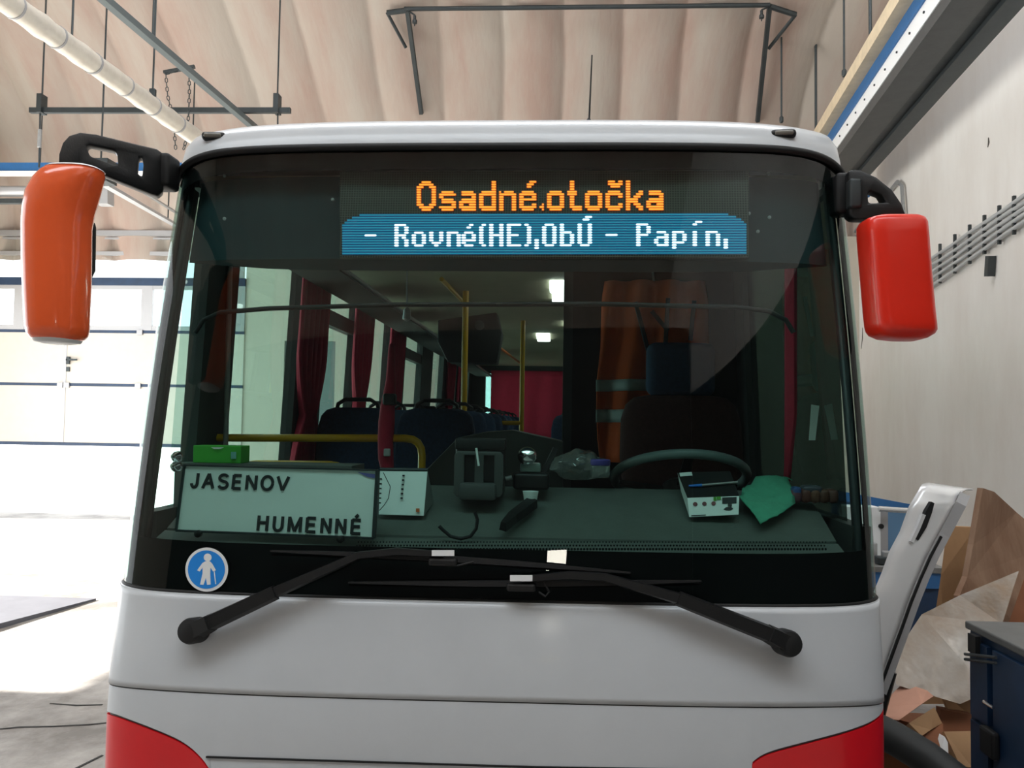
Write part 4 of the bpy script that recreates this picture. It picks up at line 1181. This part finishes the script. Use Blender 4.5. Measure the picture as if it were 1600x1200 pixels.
STROKES = {   # unit boxes, y up
 'J': [[(.78, 1), (.78, .3)]+ARC(.43, .3, .35, .25, 0, -180)],
 'A': [[(.04, 0), (.5, 1)], [(.96, 0), (.5, 1)], [(.2, .35), (.8, .35)]],
 'S': [ARC(.5, .74, .38, .215, 20, 180)+ARC(.5, .74, .38, .215, 180, 250, 5)[1:]+ARC(.5, .27, .40, .235, 60, -165)],
 'E': [[(.1, 0), (.1, 1)], [(.1, .955), (.92, .955)], [(.1, .52), (.86, .52)], [(.1, .045), (.95, .045)]],
 'N': [[(.1, 0), (.1, 1)], [(.1, .98), (.9, .02)], [(.9, 0), (.9, 1)]],
 'O': [ARC(.5, .5, .42, .46, 0, 360, 28)],
 'V': [[(.04, 1), (.5, .02)], [(.5, .02), (.96, 1)]],
 'H': [[(.1, 0), (.1, 1)], [(.9, 0), (.9, 1)], [(.1, .53), (.9, .53)]],
 'U': [[(.1, 1), (.1, .36)]+ARC(.5, .36, .4, .32, 180, 360)+[(.9, 1)]],
 'M': [[(.08, 0), (.08, 1)], [(.08, .98), (.5, .05)], [(.5, .05), (.92, .98)], [(.92, 0), (.92, 1)]],
}
STROKES['É'] = STROKES['E']+[[(.38, 1.12), (.66, 1.32)]]
def quad_uv(px, py):              # pixel on the board -> board coordinates (numerically)
    u = v = .5
    for _ in range(20):
        p = bpt(u, v); q = CAMP+ray(px, py)*(p.y/ray(px, py).y)
        ex = bpt(1, v)-bpt(0, v); ez = bpt(u, 1)-bpt(u, 0)
        u += (q-p).dot(ex)/ex.length_squared; v += (q-p).dot(ez)/ez.length_squared
    return u, v
def board_line(word, spans, yT, yB):
    mb = MB(); zoomx = lambda a: 240+a/4; zoomy = lambda b: 640+b/4
    for k, (ch, (a, b)) in enumerate(zip(word, spans)):
        f = k/(len(word)-1); t_, b_ = lerp(yT[0], yT[1], f), lerp(yB[0], yB[1], f)
        u0, v0 = quad_uv(zoomx(a), zoomy(b_)); u1, v1 = quad_uv(zoomx(b), zoomy(t_))
        for st_ in STROKES[ch]:
            mb.sweep([bpt(lerp(u0, u1, x_), lerp(v0, v1, y_), .003) for x_, y_ in st_], .0105, .002, (0, -1, 0))
    return mb
board_line('JASENOV', [(232, 292), (305, 385), (400, 476), (490, 558), (574, 652), (668, 756), (768, 850)], (398, 420), (488, 506)).build('lettering', 'ink', rb)
board_line('HUMENNÉ', [(646, 722), (744, 816), (838, 930), (950, 1022), (1044, 1114), (1136, 1206), (1232, 1302)], (664, 688), (756, 778)).build('lettering', 'ink', rb)
MB().plate([bpt(.90, .035, .004), bpt(.99, .06, .004), bpt(.99, .12, .004), bpt(.95, .1, .004)], [], None).build('purple_scrap', mat('purple_print', (96, 96, 160), .6), rb)
for u in (.12, .84):
    MB().lathe([(.012, 0), (.012, .012), (.004, .016)], bpt(u, 1.03, .004), (0, -1, 0), 12).build('suction_cup', 'black', rb, smooth=40)
for px, py in ((278, 714), (277, 729)):
    MB().lathe([(.02, 0), (.018, .01), (.008, .02), (.008, .028), (.001, .03)], on(px, py, -.045), nrm(on(px, py)), 16).build('suction_cup', 'chrome', rb, smooth=50, label='clear suction cup')
# ---- green box on the ledge
c0, c1 = at(300, 723, 3.03), at(376, 697, 3.03)
gb = thing('green_box', ((c0.x+c1.x)/2, 3.08, c0.z), 'small green cardboard box standing behind the top left of the route board', 'box')
M['green'] = mat('green_card', (70, 182, 60), .6, noise=.06)
MB().rbox(((c0.x+c1.x)/2, 3.08, (c0.z+c1.z)/2), (c1.x-c0.x, .09, c1.z-c0.z), .003, 2).build('carton', 'green', gb)
q = [at(361, 717, 3.03), at(369, 717, 3.03), at(369, 706, 3.03), at(361, 706, 3.03)]
MB().plate(q, [], (0, -.001, 0)).build('pale_print', mat('pale_blue_print', (120, 190, 180), .6), gb)
MB().plate([at(330, 699, 3.03), at(350, 699, 3.03), at(344, 701.5, 3.03), at(335, 701.5, 3.03)], [], (0, -.002, 0)).build('thumb_notch', 'white', gb)
# ---- desk calendar
cd = 2.86
ca = thing('desk_calendar', at(630, 806, cd), 'white tent-shaped desk calendar beside the route board', 'calendar')
F = [at(592, 804, cd), at(662, 806, cd), at(668, 736, cd+.06), at(594, 735, cd+.06)]
Bk = [at(600, 802, cd+.12), at(677, 802, cd+.12)]
for p in Bk: p.z = dash_z(p.x, p.y)+.008
MB().add(F, [(0, 1, 2, 3)]).build('calendar_page', 'board', ca, solid=.004)
MB().add([F[1], F[2], F[3], F[0], Bk[1], Bk[0]], [(1, 4, 0), (1, 2, 5, 4)]).build('card_stand', mat('card_grey', (120, 128, 124), .7), ca, solid=.003)
MB().tube([F[3]+Vector((0, 0, .004)), F[2]+Vector((0, 0, .004))], .006, 8).build('spiral_binding', 'dsteel', ca)
ck = MB()
for k in range(6):
    p = at(631-k*.6, 743+k*7.0, cd+.05-k*.006); ck.box(p.x-.004, p.x+.004, p.y-.008, p.y-.004, p.z-.003, p.z+.003)
    p = at(596-k*.3, 748+k*7.5, cd+.05-k*.006); ck.box(p.x-.004, p.x+.003, p.y-.008, p.y-.004, p.z-.002, p.z+.002)
ck.build('date_marks', 'ink', ca)
p = at(653, 797, cd); MB().box(p.x-.006, p.x+.006, p.y-.006, p.y-.001, p.z-.006, p.z+.006).build('orange_mark', mat('orange_print', (226, 116, 60), .6), ca)
P = [at(a, b, cd+.0) for a, b in ((600, 738), (606, 750), (611, 760), (608, 778), (602, 788), (594, 797))]
MB().tube([p-Vector((0, .012, 0)) for p in P], .0014, 6).build('loose_wire', 'rubber', label='thin dark wire hanging in front of the calendar page', cat='wire')
# ---- red tube behind the calendar
rt = thing('red_tube', at(604, 728, 3.2), 'slim red fabric tube with a silver buckle standing behind the calendar', 'tube')
P = [at(606, 740, 3.22), at(603, 716, 3.22), at(602, 690, 3.22), at(604, 660, 3.22), at(606, 632, 3.22), at(610, 600, 3.3), at(612, 540, 3.5)]
MB().tube(P, [.024, .03, .03, .032, .028, .02, .012], 14).build('tube_body', 'curtain', rt, smooth=60)
p = at(605, 707, 3.18); MB().rbox(p, (.026, .012, .03), .004, 2).build('silver_buckle', 'steel', rt)
p = at(609, 624, 3.2); MB().rbox(p, (.05, .045, .045), .01, 3).build('black_clip', 'black', rt)
# ---- ticket machine
tm = thing('ticket_machine', at(748, 822, 3.02), 'dark grey ticket machine with two slots on the middle of the dashboard', 'machine')
y = 2.93
A, B2 = at(710, 775, y), at(787, 706, y)
mk = mat('machine_grey', (74, 78, 76), .55)
MB().rbox(((A.x+B2.x)/2, y+.06, (A.z+B2.z)/2+.01), (B2.x-A.x, .13, B2.z-A.z+.03), .018, 3).build('machine_body', 'black', tm, smooth=40)
fr_ = MB()
fr_.plate([Vector((lerp(A.x, B2.x, u), y-.02, lerp(A.z, B2.z, v))) for u, v in ((.06, 0), (.94, 0), (1, .08), (1, .92), (.94, 1), (.06, 1), (0, .92), (0, .08))],
          [[Vector((lerp(A.x, B2.x, u), y-.02, lerp(A.z, B2.z, v))) for u, v in ((a, .08), (a+.22, .08), (a+.22, .92), (a, .92))] for a in (.2, .6)], (0, .03, 0), .002)
fr_.build('slotted_frame', mk, tm, smooth=40)
A2, B3 = at(711, 700, y), at(790, 688, y)
MB().rbox(((A2.x+B3.x)/2, y+.03, (A2.z+B3.z)/2), (B3.x-A2.x, .08, B3.z-A2.z+.01), .006, 2).build('paper_lid', 'darkp', tm, smooth=40)
q0, q1 = at(718, 776, y), at(772, 764, y)
MB().rbox(((q0.x+q1.x)/2, y+.05, (q0.z+q1.z)/2), (q1.x-q0.x, .12, q1.z-q0.z+.01), .008, 2).build('machine_stand', mk, tm, smooth=40)
q0 = at(745, 818, y-.04)
MB().rbox((q0.x, y+.03, dash_z(q0.x, y+.03)+.062), (.13, .14, .06), .012, 2).build('foot', mk, tm, smooth=40)
MB().sweep([at(744, 700, y-.03), at(748, 728, y-.03)], .008, .006, (0, -1, 0)).build('paper_tab', 'board', tm)
P = [at(a, b, y-.20) for a, b in ((742, 800), (746, 812), (744, 826), (735, 838), (720, 842), (704, 838), (692, 828), (686, 822))]
MB().tube(P, .006, 8).build('curled_cable', 'rubber', tm, smooth=60)
# ---- chrome gadget beside it
cg = thing('coin_dispenser', at(828, 780, 3.05), 'black and chrome coin dispenser with a round dial right of the ticket machine', 'dispenser')
y = 3.02
MB().lathe([(.03, 0), (.034, .012), (.028, .02), (.012, .024), (.001, .03)], at(824, 713, y), (0, -1, .2)).build('round_dial', 'chrome', cg, smooth=40)
p = at(830, 752, y); MB().rbox((p.x, y+.03, p.z), (.13, .1, .06), .012, 3).build('dispenser_body', 'black', cg, smooth=40)
p = at(829, 731, y); MB().rbox((p.x, y+.02, p.z), (.075, .05, .035), .008, 2).build('chrome_tubes', mat('dull_chrome', (130, 150, 146), .3, .6), cg, smooth=40)
p = at(829, 776, y-.09); MB().lathe([(.022, 0), (.028, .035)], p-Vector((0, 0, .016)), (0, 0, 1), 20).build('pale_cup', 'board', cg, smooth=40)
MB().tube([at(800, 746, y-.01), at(790, 748, y-.01)], .008, 10).build('lever', 'steel', cg, smooth=40)
p = at(818, 805, y); 
MB().sweep([at(832, 784, 2.92), at(800, 808, 2.81), at(786, 823, 2.74)], [.045, .04, .025], .03, (0, -.6, .8)).build('bracket_arm', 'black', cg)
MB().sweep([at(842, 755, y+.02), at(868, 700, y+.05)], .02, .02, (0, -1, 0)).build('stalk', 'black', cg)
# ---- plastic bag with a jar
M['film'] = glass('clear_film', (.86, .92, .9), .12, haze=.16, rough=.1)
random.seed(3)
bm = bmesh.new(); bmesh.ops.create_icosphere(bm, subdivisions=4, radius=1)
from mathutils import noise as MN
A, B2 = at(862, 748, 3.25), at(950, 704, 3.25)
for v in bm.verts:
    q = v.co.copy(); k = 1+.22*MN.noise(q*2.2)+.14*abs(MN.noise(q*5))
    v.co = Vector(((A.x+B2.x)/2+q.x*(B2.x-A.x)/2*k*(1-.35*max(q.z, 0)), 3.24+q.y*.085*k, max(A.z, (A.z+B2.z)/2+q.z*(B2.z-A.z)/2*k)))
MB().bmadd(bm).build('plastic_bag', 'film', smooth=35, label='crumpled clear plastic bag on the dashboard left of the steering wheel', cat='bag')
jr = thing('jar', at(940, 746, 3.12), 'small clear jar with a purple lid left of the steering wheel', 'jar')
p = at(938, 746, 3.12)
MB().lathe([(.03, 0), (.036, .01), (.036, .042), (.03, .046)], p, (0, 0, 1)).build('jar_body', 'film', jr, smooth=40)
MB().lathe([(.036, .046), (.037, .048), (.037, .064), (.034, .067), (.001, .067)], p, (0, 0, 1)).build('lid', mat('purple_lid', (84, 76, 160), .5), jr, smooth=40)
# ---- white device box, pen, cloth, brown pack
bxn = thing('device_box', at(1115, 806, 2.92), 'white and black cardboard box with a small camera printed on its front', 'box')
fl, fr2 = at(1077, 808, 2.90), at(1154, 804, 2.90); tl, tr = at(1074, 778, 2.93), at(1155, 775, 2.93)
sl = Vector((0, .2, .075))
H8 = [fl, fr2, fr2+sl, fl+sl, tl, tr, tr+sl+Vector((.01, 0, 0)), tl+sl-Vector((.006, 0, 0))]
mb = MB().hexa(H8); mb.mi[1] = 1
mb.build('carton', ['board', 'darkp'], bxn)
def bf(u, v, o=.002): return fl.lerp(fr2, u).lerp(tl.lerp(tr, u), v)+Vector((0, -o, 0))
def brect(u0, u1, v0, v1, o=.002): return [bf(u0, v0, o), bf(u1, v0, o), bf(u1, v1, o), bf(u0, v1, o)]
pm = MB().plate(brect(.67, .95, .62, .96), [], None)
pm.plate([bf(.78, .45), bf(.86, .45), bf(.86, .64), bf(.78, .64)], [], None)
pm.plate([bf(.69, .32), bf(.74, .26), bf(.84, .26), bf(.89, .33), bf(.84, .44), bf(.75, .44)], [], None)
pm.build('camera_print', 'ink', bxn)
rd = MB()
for u in (.14, .32, .50): rd.add([bf(u+.045*math.cos(2*PI*i/16), .66+.11*math.sin(2*PI*i/16)) for i in range(16)], [tuple(range(16))])
rd.build('round_prints', mat('maroon_print', (120, 60, 66), .6), bxn)
MB().plate(brect(.50, .555, .8, 1.0, .003), [], None).plate(brect(.56, .645, .84, 1.02, .003), [], None).build('green_seal', mat('green_seal', (70, 150, 30), .6), bxn)
MB().plate(brect(.04, .34, .05, .09), [], None).build('small_print', 'ink', bxn)
def tp(u, v, o=.002): return (tl.lerp(tr, u)).lerp(H8[7].lerp(H8[6], u), v)+Vector((0, -.0, o))
MB().plate([tp(.02, .82), tp(.26, .84), tp(.27, .99), tp(.03, .97)], [], None).build('white_label', 'board', bxn)
pe = thing('ballpoint_pen', tp(.5, .35, .006), 'blue and grey ballpoint pen lying on the white and black box', 'pen')
MB().tube([tp(.1, .36, .008), tp(.35, .37, .008)], [.004, .006], 10).build('cap', mat('pen_blue', (30, 120, 220), .4), pe, smooth=40)
MB().tube([tp(.35, .37, .008), tp(1.05, .44, .008)], .0045, 10).build('barrel', 'steel', pe, smooth=40)
M['cloth'] = mat('green_cloth', (78, 168, 136), .9, noise=.15, scale=25, bump=.4, bscale=20)
cpx = [(1155, 803), (1172, 818), (1188, 840), (1215, 828), (1235, 815), (1262, 792), (1274, 766), (1262, 760), (1200, 756), (1186, 758), (1190, 765), (1176, 776), (1160, 786)]
bm = bmesh.new()
def dpt(px, py):                 # point of the dashboard top seen at a pixel
    d = ray(px, py); lo, hi = 2.7, 3.6
    for _ in range(40):
        t = (lo+hi)/2; p = CAMP+d*(t/d.y)
        if p.z > dash_z(p.x, p.y): lo = t
        else: hi = t
    return CAMP+d*(lo/d.y)
cc = [dpt(a, b) for a, b in cpx]
vv = [bm.verts.new(p) for p in cc]
bm.faces.new(vv); bmesh.ops.triangulate(bm, faces=list(bm.faces)); bmesh.ops.subdivide_edges(bm, edges=list(bm.edges), cuts=5, use_grid_fill=True)
for v in bm.verts:
    if v.co.x > .84: v.co.x = .84+(v.co.x-.84)*.25
    v.co.y = min(v.co.y, fy(v.co.x, 1.3)+.51)
    v.co.z = dash_z(v.co.x, v.co.y)+.042+.03*abs(MN.noise(v.co*9))+.012*abs(MN.noise(v.co*25))
MB().bmadd(bm).build('green_cloth', 'cloth', smooth=80, label='crumpled green cloth on the dashboard right of the white box', cat='cloth', solid=.004)
bp_ = thing('sweet_packet', dpt(1270, 812), 'brown and pink packet on the dashboard in the right windshield corner', 'packet')
A = at(1240, 812, 3.02); B2 = at(1312, 772, 3.02)
for k in range(5):
    p = Vector((lerp(A.x, B2.x, (k+.5)/5), 3.06, lerp(A.z, B2.z, .3)+.055))
    MB().rbox(p, (.036, .07, .05), .014, 3).build('wrapped_bar', mat('packet_colour', [(110, 70, 80), (100, 58, 50), (106, 70, 52), (92, 58, 42), (98, 64, 54)][k], .5), bp_, smooth=50)
MB().rbox((lerp(A.x, B2.x, .45), 3.06, lerp(A.z, B2.z, .8)+.03), (.07, .06, .03), .012, 3).build('grey_wrapper', mat('wrapper_grey', (66, 72, 82), .4), bp_, smooth=50)
MB().rbox((lerp(A.x, B2.x, .1), 3.05, lerp(A.z, B2.z, .75)+.03), (.03, .05, .03), .01, 3).build('blue_wrapper', mat('wrapper_blue', (48, 84, 140), .4), bp_, smooth=50)
for px in (1080,): pass

# ================================================================== RIGHT-HAND CLUTTER
# silver flap, leaning
M['silver'] = mat('silver_paint', (250, 250, 250), .25, .15, coat=.5)
fy0 = 3.9
fq = lambda px, py, dy=0: at(px, py, fy0+dy)
flp = thing('silver_flap', fq(1375, 1100), 'tilted silver metal flap with a slot handle beside the front corner of the bus', 'flap')
# face: left edge / right edge lines
Lft = [(1438, 761, .0), (1420, 791, -.03), (1406, 830, -.05), (1390, 860, -.07), (1377, 896, -.09), (1364, 927, -.11), (1348, 980, -.13), (1340, 1090, -.16)]
Rgt = [(1496, 774, .0), (1491, 787, -.03), (1466, 834, -.05), (1450, 864, -.07), (1434, 900, -.09), (1420, 935, -.11), (1404, 980, -.13), (1368, 1078, -.16)]
def sub(Lx, n=4):
    out = []
    for a, b in zip(Lx, Lx[1:]):
        out += [tuple(lerp(p, q, i/n) for p, q in zip(a, b)) for i in range(n)]
    return out+[Lx[-1]]
Ls, Rs = sub(Lft), sub(Rgt)
rows = [[fq(1450, 755, .1), fq(1520, 765, .1)], [fq(1441, 757, .05), fq(1508, 766, .05)]]
rows = [[a.lerp(b, j/6) for j in range(7)] for a, b in rows]
for (a, b, c), (d, e, f) in zip(Ls, Rs):
    rows.append([fq(a, b, c).lerp(fq(d, e, f), j/6)+Vector((0, -.01*math.sin(PI*j/6), 0)) for j in range(7)])
MB().grid(rows).build('flap_skin', 'silver', flp, smooth=60, solid=.006)
edge_ = [fq(d+7, e+3, f+.02) for d, e, f in Rs]
MB().sweep(edge_, .045, .06, (.3, 1, 0)).build('flap_edge', 'railgrey', flp)
MB().sweep([p+Vector((-.022, -.03, 0)) for p in edge_[8:]], .010, .015, (0, 1, 0)).build('rubber_seal', 'rubber', flp)
hs = [fq(1456, 785, -.05), fq(1450, 800, -.055), fq(1441, 822, -.06), fq(1431, 843, -.065)]
MB().sweep(hs, [.02, .035, .04, .02], .02, (0, -1, 0)).build('slot_handle', 'rubber', flp)
MB().sweep([p+Vector((-.025, -.01, -.01)) for p in hs[1:]], .02, .02, (0, -1, 0)).build('handle_plate', 'silver', flp)
MB().tube([fq(1394, 1050, -.1), fq(1385, 1080, -.1), fq(1374, 1120, -.12), fq(1368, 1150, -.1)], [.02, .022, .022, .02], 10).build('gas_strut', 'black', flp, smooth=40)
fb = fq(1366, 1100, -.1)
MB().box(fb.x-.08, fb.x-.04, fb.y, fb.y+.05, 0, fb.z+.05).build('support_leg', 'dsteel', flp)
# workbench behind
y = 6.6
wbk = thing('workbench', (at(1380, 900, y).x, y, 0), 'blue workbench behind the bus corner along the right wall', 'workbench')
zt2 = at(1380, 886, y).z
bxl, bxr = at(1345, 886, y).x, at(1480, 886, y).x
MB().box(bxl-.6, bxr, y, y+.7, zt2-.04, zt2).build('bench_top', mat('bench_grey', (122, 122, 120), .6, noise=.2), wbk)
MB().box(bxl-.6, bxr, y+.05, y+.65, .05, zt2-.04).build('bench_cabinet', 'blued', wbk)
MB().box(bxl-.6, bxr, y+.02, y+.05, zt2-.16, zt2-.04).build('blue_rail', 'blue', wbk)
bb = MB().add([at(1345, 778, y+.7), at(1425, 792, y+.7), at(1425, 802, y+.7), at(1345, 790, y+.7)], [(0, 1, 2, 3)])
MB().plate([at(1300, 770, y+.68), at(1426, 792, y+.68), at(1426, 886, y+.68), at(1300, 886, y+.68)], [], (0, .03, 0)).build('back_board', mat('pale_blue_board', (100, 140, 176), .6), wbk)
MB().plate([at(1300, 765, y+.66), at(1428, 789, y+.66), at(1428, 800, y+.66), at(1300, 780, y+.66)], [], (0, .05, 0)).build('blue_top_rail', 'blue', wbk)
cb_ = thing('wall_cabinet', at(1360, 850, y+.5), 'white metal box standing on the workbench behind the bus corner', 'box')
q0, q1 = at(1340, 856, y+.45), at(1372, 792, y+.45)
MB().box(q0.x-.1, q1.x, y+.4, y+.6, zt2, q1.z).build('box_body', 'white', cb_)
MB().box(q1.x, q1.x+.06, y+.4, y+.6, zt2, q1.z-.02).build('box_side', 'railgrey', cb_)
q = at(1376, 822, y+.4); MB().lathe([(.02, 0), (.02, .02)], q, (0, -1, 0), 12).build('knob', 'black', cb_)
q = at(1363, 868, y+.2); cn = MB().lathe([(.055, 0), (.055, .14), (.052, .145), (.001, .145)], (q.x, y+.25, zt2+.003), (0, 0, 1), 20)
cn.build('metal_can', 'steel', label='small metal can on the workbench behind the bus corner', cat='can', smooth=40)
vs_ = thing('bench_vise', (at(1386, 880, y).x, y+.12, zt2), 'small steel vise on the edge of the workbench beside the silver flap', 'vise')
q = at(1386, 874, y+.1)
MB().rbox((q.x, y+.12, zt2+.034), (.16, .1, .06), .01, 2).build('vise_base', 'dsteel', vs_)
MB().rbox((q.x+.02, y+.12, zt2+.08), (.1, .06, .05), .01, 2).build('vise_jaw', 'steel', vs_)
MB().tube([(q.x-.04, y+.0, zt2+.06), (q.x+.1, y+.0, zt2+.06)], .008, 8).build('vise_handle', 'chrome', vs_)
MB().tube([at(1373, 795, y+.3), at(1420, 798, y+.3)], .022, 10).build('steel_bar', 'chrome', label='short bright steel bar lying across behind the silver flap', cat='bar')
# cardboard and boards against the right wall
M['board1'] = mat('brown_board', (176, 146, 122), .85, noise=.35, scale=2.2, dirt=(132, 98, 76), stretch=(1, 1, .25))
M['card'] = mat('cardboard', (186, 146, 106), .85, noise=.12, scale=4)
M['cardd'] = mat('dark_cardboard', (136, 84, 54), .85, noise=.12, scale=4)
M['cardp'] = mat('pink_card', (214, 160, 136), .8, noise=.12, scale=3)
M['wrap'] = mat('plastic_wrapped_board', (176, 172, 166), .24, .4, noise=.3, scale=2.2, bump=.9, bscale=4, dirt=(146, 126, 106), coat=.6)
def slab(name, mt, pts, dv, label, cat='board', wrinkle=0):
    P = [at(a, b, y_) for a, b, y_ in pts]
    return MB().plate(P, [], dv).build(name, mt, label=label, cat=cat)
slab('brown_board', 'board1', [(1527, 762, 4.75), (1545, 768, 4.8), (1580, 800, 5.0), (1640, 850, 5.1), (1760, 900, 5.2), (1760, 1150, 4.8), (1500, 1130, 4.5), (1490, 930, 4.6), (1503, 900, 4.65), (1512, 850, 4.7)], (.02, -.02, 0), 'tall brown weathered board leaning against the right wall')
slab('cardboard_sheet', 'card', [(1480, 822, 5.2), (1524, 824, 5.25), (1540, 960, 5.2), (1480, 1100, 5.0), (1440, 1100, 5.0), (1470, 900, 5.1)], (.02, .03, 0), 'plain cardboard sheet behind the silver flap', 'cardboard')
slab('wrapped_sheet', 'wrap', [(1592, 892, 4.45), (1583, 920, 4.35), (1566, 975, 4.2), (1545, 1080, 4.0), (1500, 1100, 3.95), (1400, 1070, 4.0), (1400, 1020, 4.1), (1440, 960, 4.25), (1500, 930, 4.35)], (.03, .06, -.02), 'shiny plastic-wrapped board leaning behind the blue cabinet')
slab('dark_plank', 'cardd', [(1600, 905, 4.6), (1640, 900, 4.6), (1640, 1000, 4.4), (1570, 990, 4.35)], (.03, .05, 0), 'dark brown plank edge behind the plastic-wrapped board')
slab('cardboard_scrap', 'cardp', [(1380, 1105, 3.9), (1398, 1080, 4.0), (1425, 1055, 4.1), (1455, 1062, 4.1), (1478, 1075, 4.1), (1440, 1100, 3.85), (1405, 1125, 3.75), (1378, 1122, 3.8)], (.0, .03, -.02), 'pinkish curved cardboard flap on top of the scrap heap', 'cardboard')
slab('cardboard_scrap', 'card', [(1420, 1130, 3.7), (1460, 1105, 3.9), (1472, 1130, 3.9), (1455, 1140, 3.8), (1440, 1150, 3.7)], (.0, .03, -.02), 'torn cardboard piece under the pinkish flap', 'cardboard')
slab('cardboard_scrap', 'cardd', [(1470, 1108, 4.1), (1520, 1118, 4.1), (1520, 1145, 4.0), (1470, 1148, 3.95)], (.0, .05, 0), 'reddish brown box side beside the blue cabinet', 'cardboard')
slab('cardboard_scrap', 'card', [(1470, 1080, 4.2), (1515, 1070, 4.2), (1525, 1125, 4.15), (1485, 1118, 4.1)], (.0, .03, 0), 'pale crumpled cardboard between pinkish flap and blue cabinet', 'cardboard')
slab('cardboard_scrap', 'card', [(1475, 1143, 3.8), (1520, 1142, 3.85), (1520, 1200, 3.7), (1500, 1196, 3.6)], (.0, .04, -.02), 'tan box panel at the foot of the blue cabinet', 'cardboard')
slab('cardboard_scrap', 'cardd', [(1440, 1150, 3.75), (1473, 1130, 3.9), (1474, 1150, 3.8), (1485, 1190, 3.6), (1450, 1170, 3.65)], (.0, .04, -.02), 'brown box panel in shadow below the torn cardboard', 'cardboard')
slab('cardboard_scrap', 'cardd', [(1380, 1118, 3.95), (1425, 1130, 3.9), (1430, 1160, 3.8), (1380, 1150, 3.8)], (.0, .04, -.02), 'dark box panel behind the black tube', 'cardboard')
slab('white_card', 'white', [(1476, 1151, 3.74), (1481, 1160, 3.70), (1482, 1180, 3.63), (1464, 1182, 3.65), (1471, 1170, 3.68)], (.0, .05, -.005), 'small torn white card among the brown boxes', 'card')
# heap support volume (crushed boxes underneath)
hx = at(1450, 1150, 4.0)
MB().rbox((hx.x+.0, 4.15, .16), (.75, .5, .32), .05, 2).build('crushed_box', 'cardd', label='large crushed brown box at the bottom of the scrap heap', cat='box', base=True)
p0, p1, p2 = at(1345, 1128, 3.3), at(1400, 1155, 3.25), at(1500, 1225, 3.1)
MB().tube([p0, p1, p1.lerp(p2, .5)+Vector((0, 0, .01)), p2, p2+(p2-p1)*.8], .062, 20).build('black_tube', mat('black_tube', (42, 44, 44), .6), smooth=50, label='thick black tube lying at the foot of the cardboard heap', cat='tube')
# blue cabinet
x0c, zc, y0c, y1c = 1.70, None, 2.1, 0
cb2 = at(1512, 970, 3.46); cf = at(1596, 1018, 3.0)
XCB = cb2.x; ZC = cb2.z; YF = 1.9; YBK = 3.46
bc = thing('blue_cabinet', (XCB+.3, 2.8, 0), 'dark blue metal cabinet with a grey top at the lower right', 'cabinet')
MB().box(XCB+.008, XCB+.6, YF, YBK-.005, .05, ZC-.03).build('cabinet_body', 'blued', bc)
MB().rbox((XCB+.3, (YF+YBK)/2, ZC-.015), (.62, YBK-YF+.01, .03), .006, 2).build('cabinet_top', mat('grey_worktop', (110, 110, 108), .6, noise=.15), bc)
yd = YBK-.04; ym = at(1553, 1000, 3.2).y
ymid = atx(1552, 1080, XCB).y
d1 = MB().box(XCB-.012, XCB+.01, ymid+.02, yd, .95-.32, ZC-.06).build('cabinet_door', 'blued', bc)
d2 = MB().box(XCB-.012, XCB+.01, ymid+.02, yd, .1, .61).build('cabinet_door', 'blued', bc)
d3 = MB().box(XCB-.012, XCB+.01, YF+.05, ymid-.02, .1, ZC-.06).build('cabinet_door', 'blued', bc)
q = atx(1522, 1000, XCB-.02)
MB().box(XCB-.03, XCB-.01, q.y-.03, q.y+.03, q.z-.05, q.z+.02).build('padlock', 'rubber', d1)
q1 = atx(1508, 1030, XCB-.03); q2 = atx(1556, 1036, XCB-.03)
MB().tube([q1, q2], .006, 8).tube([q1+Vector((0, 0, .02)), q2+Vector((0, 0, .02))], .006, 8).build('locking_bar', 'dsteel', d1)
q1 = atx(1537, 1096, XCB-.03); q2 = atx(1552, 1106, XCB-.03)
MB().tube([q1, q2], .006, 8).build('handle', 'chrome', d2)
q = atx(1546, 1160, XCB-.03); MB().rbox(q, (.03, .1, .1), .01, 2).build('hasp', 'rubber', d2)
MB().plate([Vector((XCB+.2, 2.9, ZC+.001)), Vector((XCB+.3, 2.86, ZC+.001)), Vector((XCB+.45, 2.98, ZC+.001)), Vector((XCB+.4, 3.05, ZC+.001))], [], (0, 0, .001)).build('paper_sheet', 'white', label='white paper scrap on the grey top of the blue cabinet', cat='paper')
